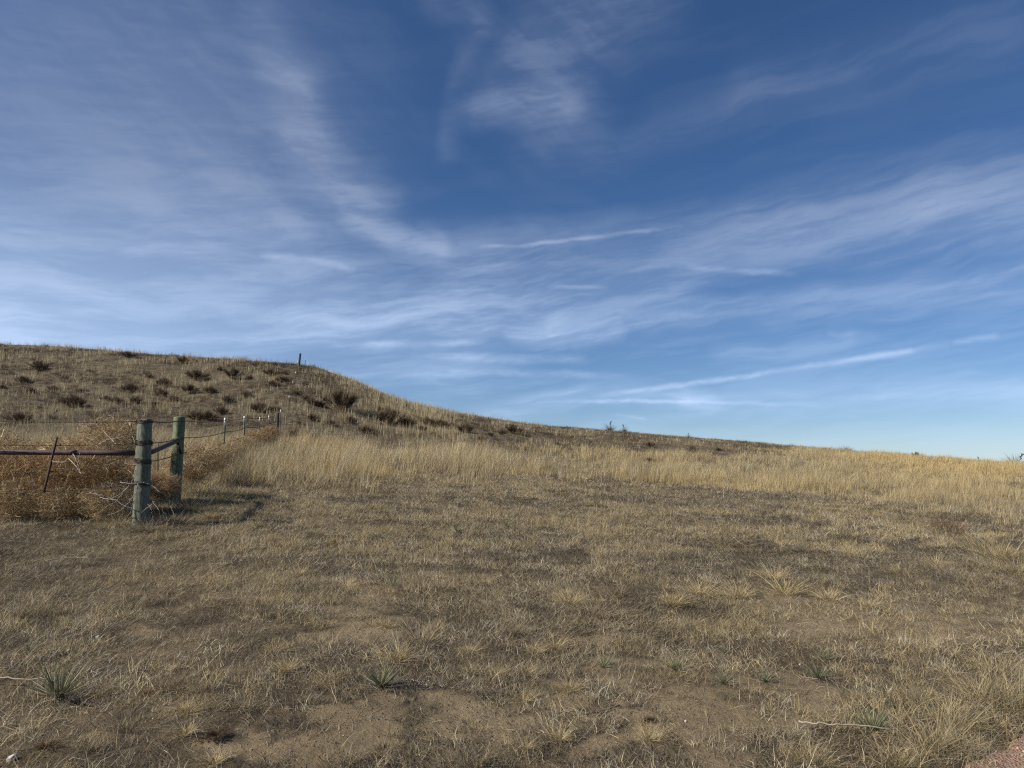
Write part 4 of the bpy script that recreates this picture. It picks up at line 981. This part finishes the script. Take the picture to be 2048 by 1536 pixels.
# ------------------------------------------------------------------ tumbleweeds caught against the fence
RUSTC = [(.36, .225, .115), (.29, .175, .09), (.46, .33, .19), (.18, .12, .07)]
TANC = [(.52, .40, .25), (.42, .32, .20), (.32, .23, .14), (.62, .51, .35)]
TM = [tumble_mesh('tw_rust%d' % i, 5000, 600 + i, RUSTC + [(.42, .34, .22)], [.33, .25, .15, .14, .13], .0068) for i in range(2)]
TN = [tumble_mesh('tw_tan%d' % i, 4600, 620 + i, TANC + [(.20, .15, .10)], [.3, .25, .2, .12, .13], .0068) for i in range(2)]
TWL = [  # px, py of the bottom, distance, width px, set, label
 (-40, 1030, 10.4, 170, TM, 'rusty tumbleweed cut by the left frame edge behind the pipe'),
 (70, 1020, 10.5, 150, TM, 'rusty tumbleweed behind the leaning rod'),
 (160, 1010, 10.3, 150, TM, 'large rusty tumbleweed under the brace pipe between the rod and the corner post'),
 (238, 1020, 10.4, 118, TM, 'rusty tumbleweed pressed against the left side of the corner post'),
 (120, 975, 11.2, 130, TN, 'tan tumbleweed behind the brace pipe just right of the leaning rod'),
 (10, 975, 11.2, 140, TN, 'tan tumbleweed behind the brace pipe at the left edge'),
 (218, 930, 11.3, 125, TN, 'tan tumbleweed perched high on the heap left of the corner post'),
 (30, 1045, 9.9, 110, TN, 'bleached tumbleweed low in front at the left edge'),
 (120, 1046, 9.9, 100, TN, 'bleached tumbleweed low in front of the leaning rod'),
 (205, 1046, 9.8, 100, TN, 'bleached tumbleweed low in front left of the corner post'),
 (320, 1003, 10.6, 72, TM, 'rusty tumbleweed between the corner post and the brace post'),
 (392, 968, 12.8, 105, TN, 'tan tumbleweed just right of the brace post'),
 (428, 945, 14.6, 72, TN, 'tan tumbleweed between the brace post and the nearest steel post'),
 (458, 934, 17.0, 66, TN, 'tan tumbleweed at the foot of the nearest white tipped steel post'),
 (487, 912, 20.5, 52, TN, 'tan tumbleweed at the foot of the second white tipped steel post'),
 (512, 900, 24.5, 50, TM, 'rusty tumbleweed by the third white tipped steel post'),
 (540, 888, 29.5, 46, TM, 'rusty tumbleweed by the fourth white tipped steel post')]
for n_, (px, py, Yd, w_, st, lab) in enumerate(TWL):
    p_ = uz(px, py, Yd); z_ = max(p_[2], gz(p_[0], Yd) - .05); sc = w_ / 1420 * Yd
    o = link('tumbleweed', st[n_ % 2], label=lab, cat='tumbleweed', group='tumbleweeds caught along the fence', loc=(p_[0], Yd, z_)); o.scale = (sc, sc, sc * .95); o.rotation_euler = (random.uniform(-.2, .2), random.uniform(-.2, .2), random.uniform(0, 6))
# bleached bare branches round the foot of the corner post
def bramble(px, py, Yd, curves, rad, col, lab):
    pr = []
    for cv in curves:
        q = [uz(a, b, Yd + random.uniform(-.12, .12)) for (a, b) in cv]
        n = 6 * len(q); pr.append(tinted(tube(wiggle(q, n, .004, int(cv[0][0])), np.linspace(rad, rad * .4, n), 5), col))
    V, L, S, T = merge(pr); T = T * RNG.uniform(.45, .85, (len(T), 1))
    link('dead_branch', rawmesh('dead_branch', V, L, S, M_STALK, T), label=lab, cat='branch')
bramble(0, 0, 9.25, [[(241, 965), (262, 967), (287, 965)], [(276, 967), (272, 985), (258, 1005), (240, 1022), (215, 1030)], [(262, 967), (245, 985), (220, 1000), (200, 1003)], [(287, 965), (300, 968), (320, 985), (341, 994)], [(341, 992), (337, 985)],
  [(200, 995), (230, 1000), (262, 1018), (280, 1026)], [(268, 1000), (262, 1022), (250, 1042)], [(310, 1003), (300, 1012), (285, 1024), (270, 1032)], [(255, 975), (235, 1000), (205, 1020), (190, 1030)], [(180, 985), (205, 992), (240, 1010)], [(270, 940), (268, 955), (262, 968)]], .0065, (.36, .34, .32), 'bleached grey branches tangled round the foot of the corner post')
bramble(0, 0, 9.2, [[(305, 1062), (307, 1040), (303, 1020), (296, 1008)], [(318, 1064), (322, 1040), (318, 1020), (305, 1003)], [(334, 1060), (336, 1040), (325, 1018)], [(346, 1055), (350, 1035), (340, 1012)], [(325, 1066), (335, 1045), (345, 1030)], [(290, 1058), (280, 1042), (275, 1035)]], .005, (.40, .33, .22), 'arching straw coloured stems right of the corner post foot')
bramble(0, 0, 9.4, [[(102, 922), (130, 925), (150, 935), (162, 948)], [(146, 905), (152, 918), (158, 935), (162, 948)], [(138, 917), (152, 932), (156, 940)], [(160, 905), (156, 925)]], .007, (.55, .47, .36), 'pale forked branch caught under the brace pipe')
bramble(0, 0, 10.9, [[(262, 845), (264, 870), (272, 890)], [(236, 892), (205, 860), (180, 850)], [(190, 893), (215, 880), (250, 872)], [(195, 890), (230, 870), (245, 858)], [(256, 842), (262, 850), (266, 870)]], .008, (.50, .40, .28), 'pale stems sticking out of the high tumbleweed left of the corner post')
print('blades', n_mat)
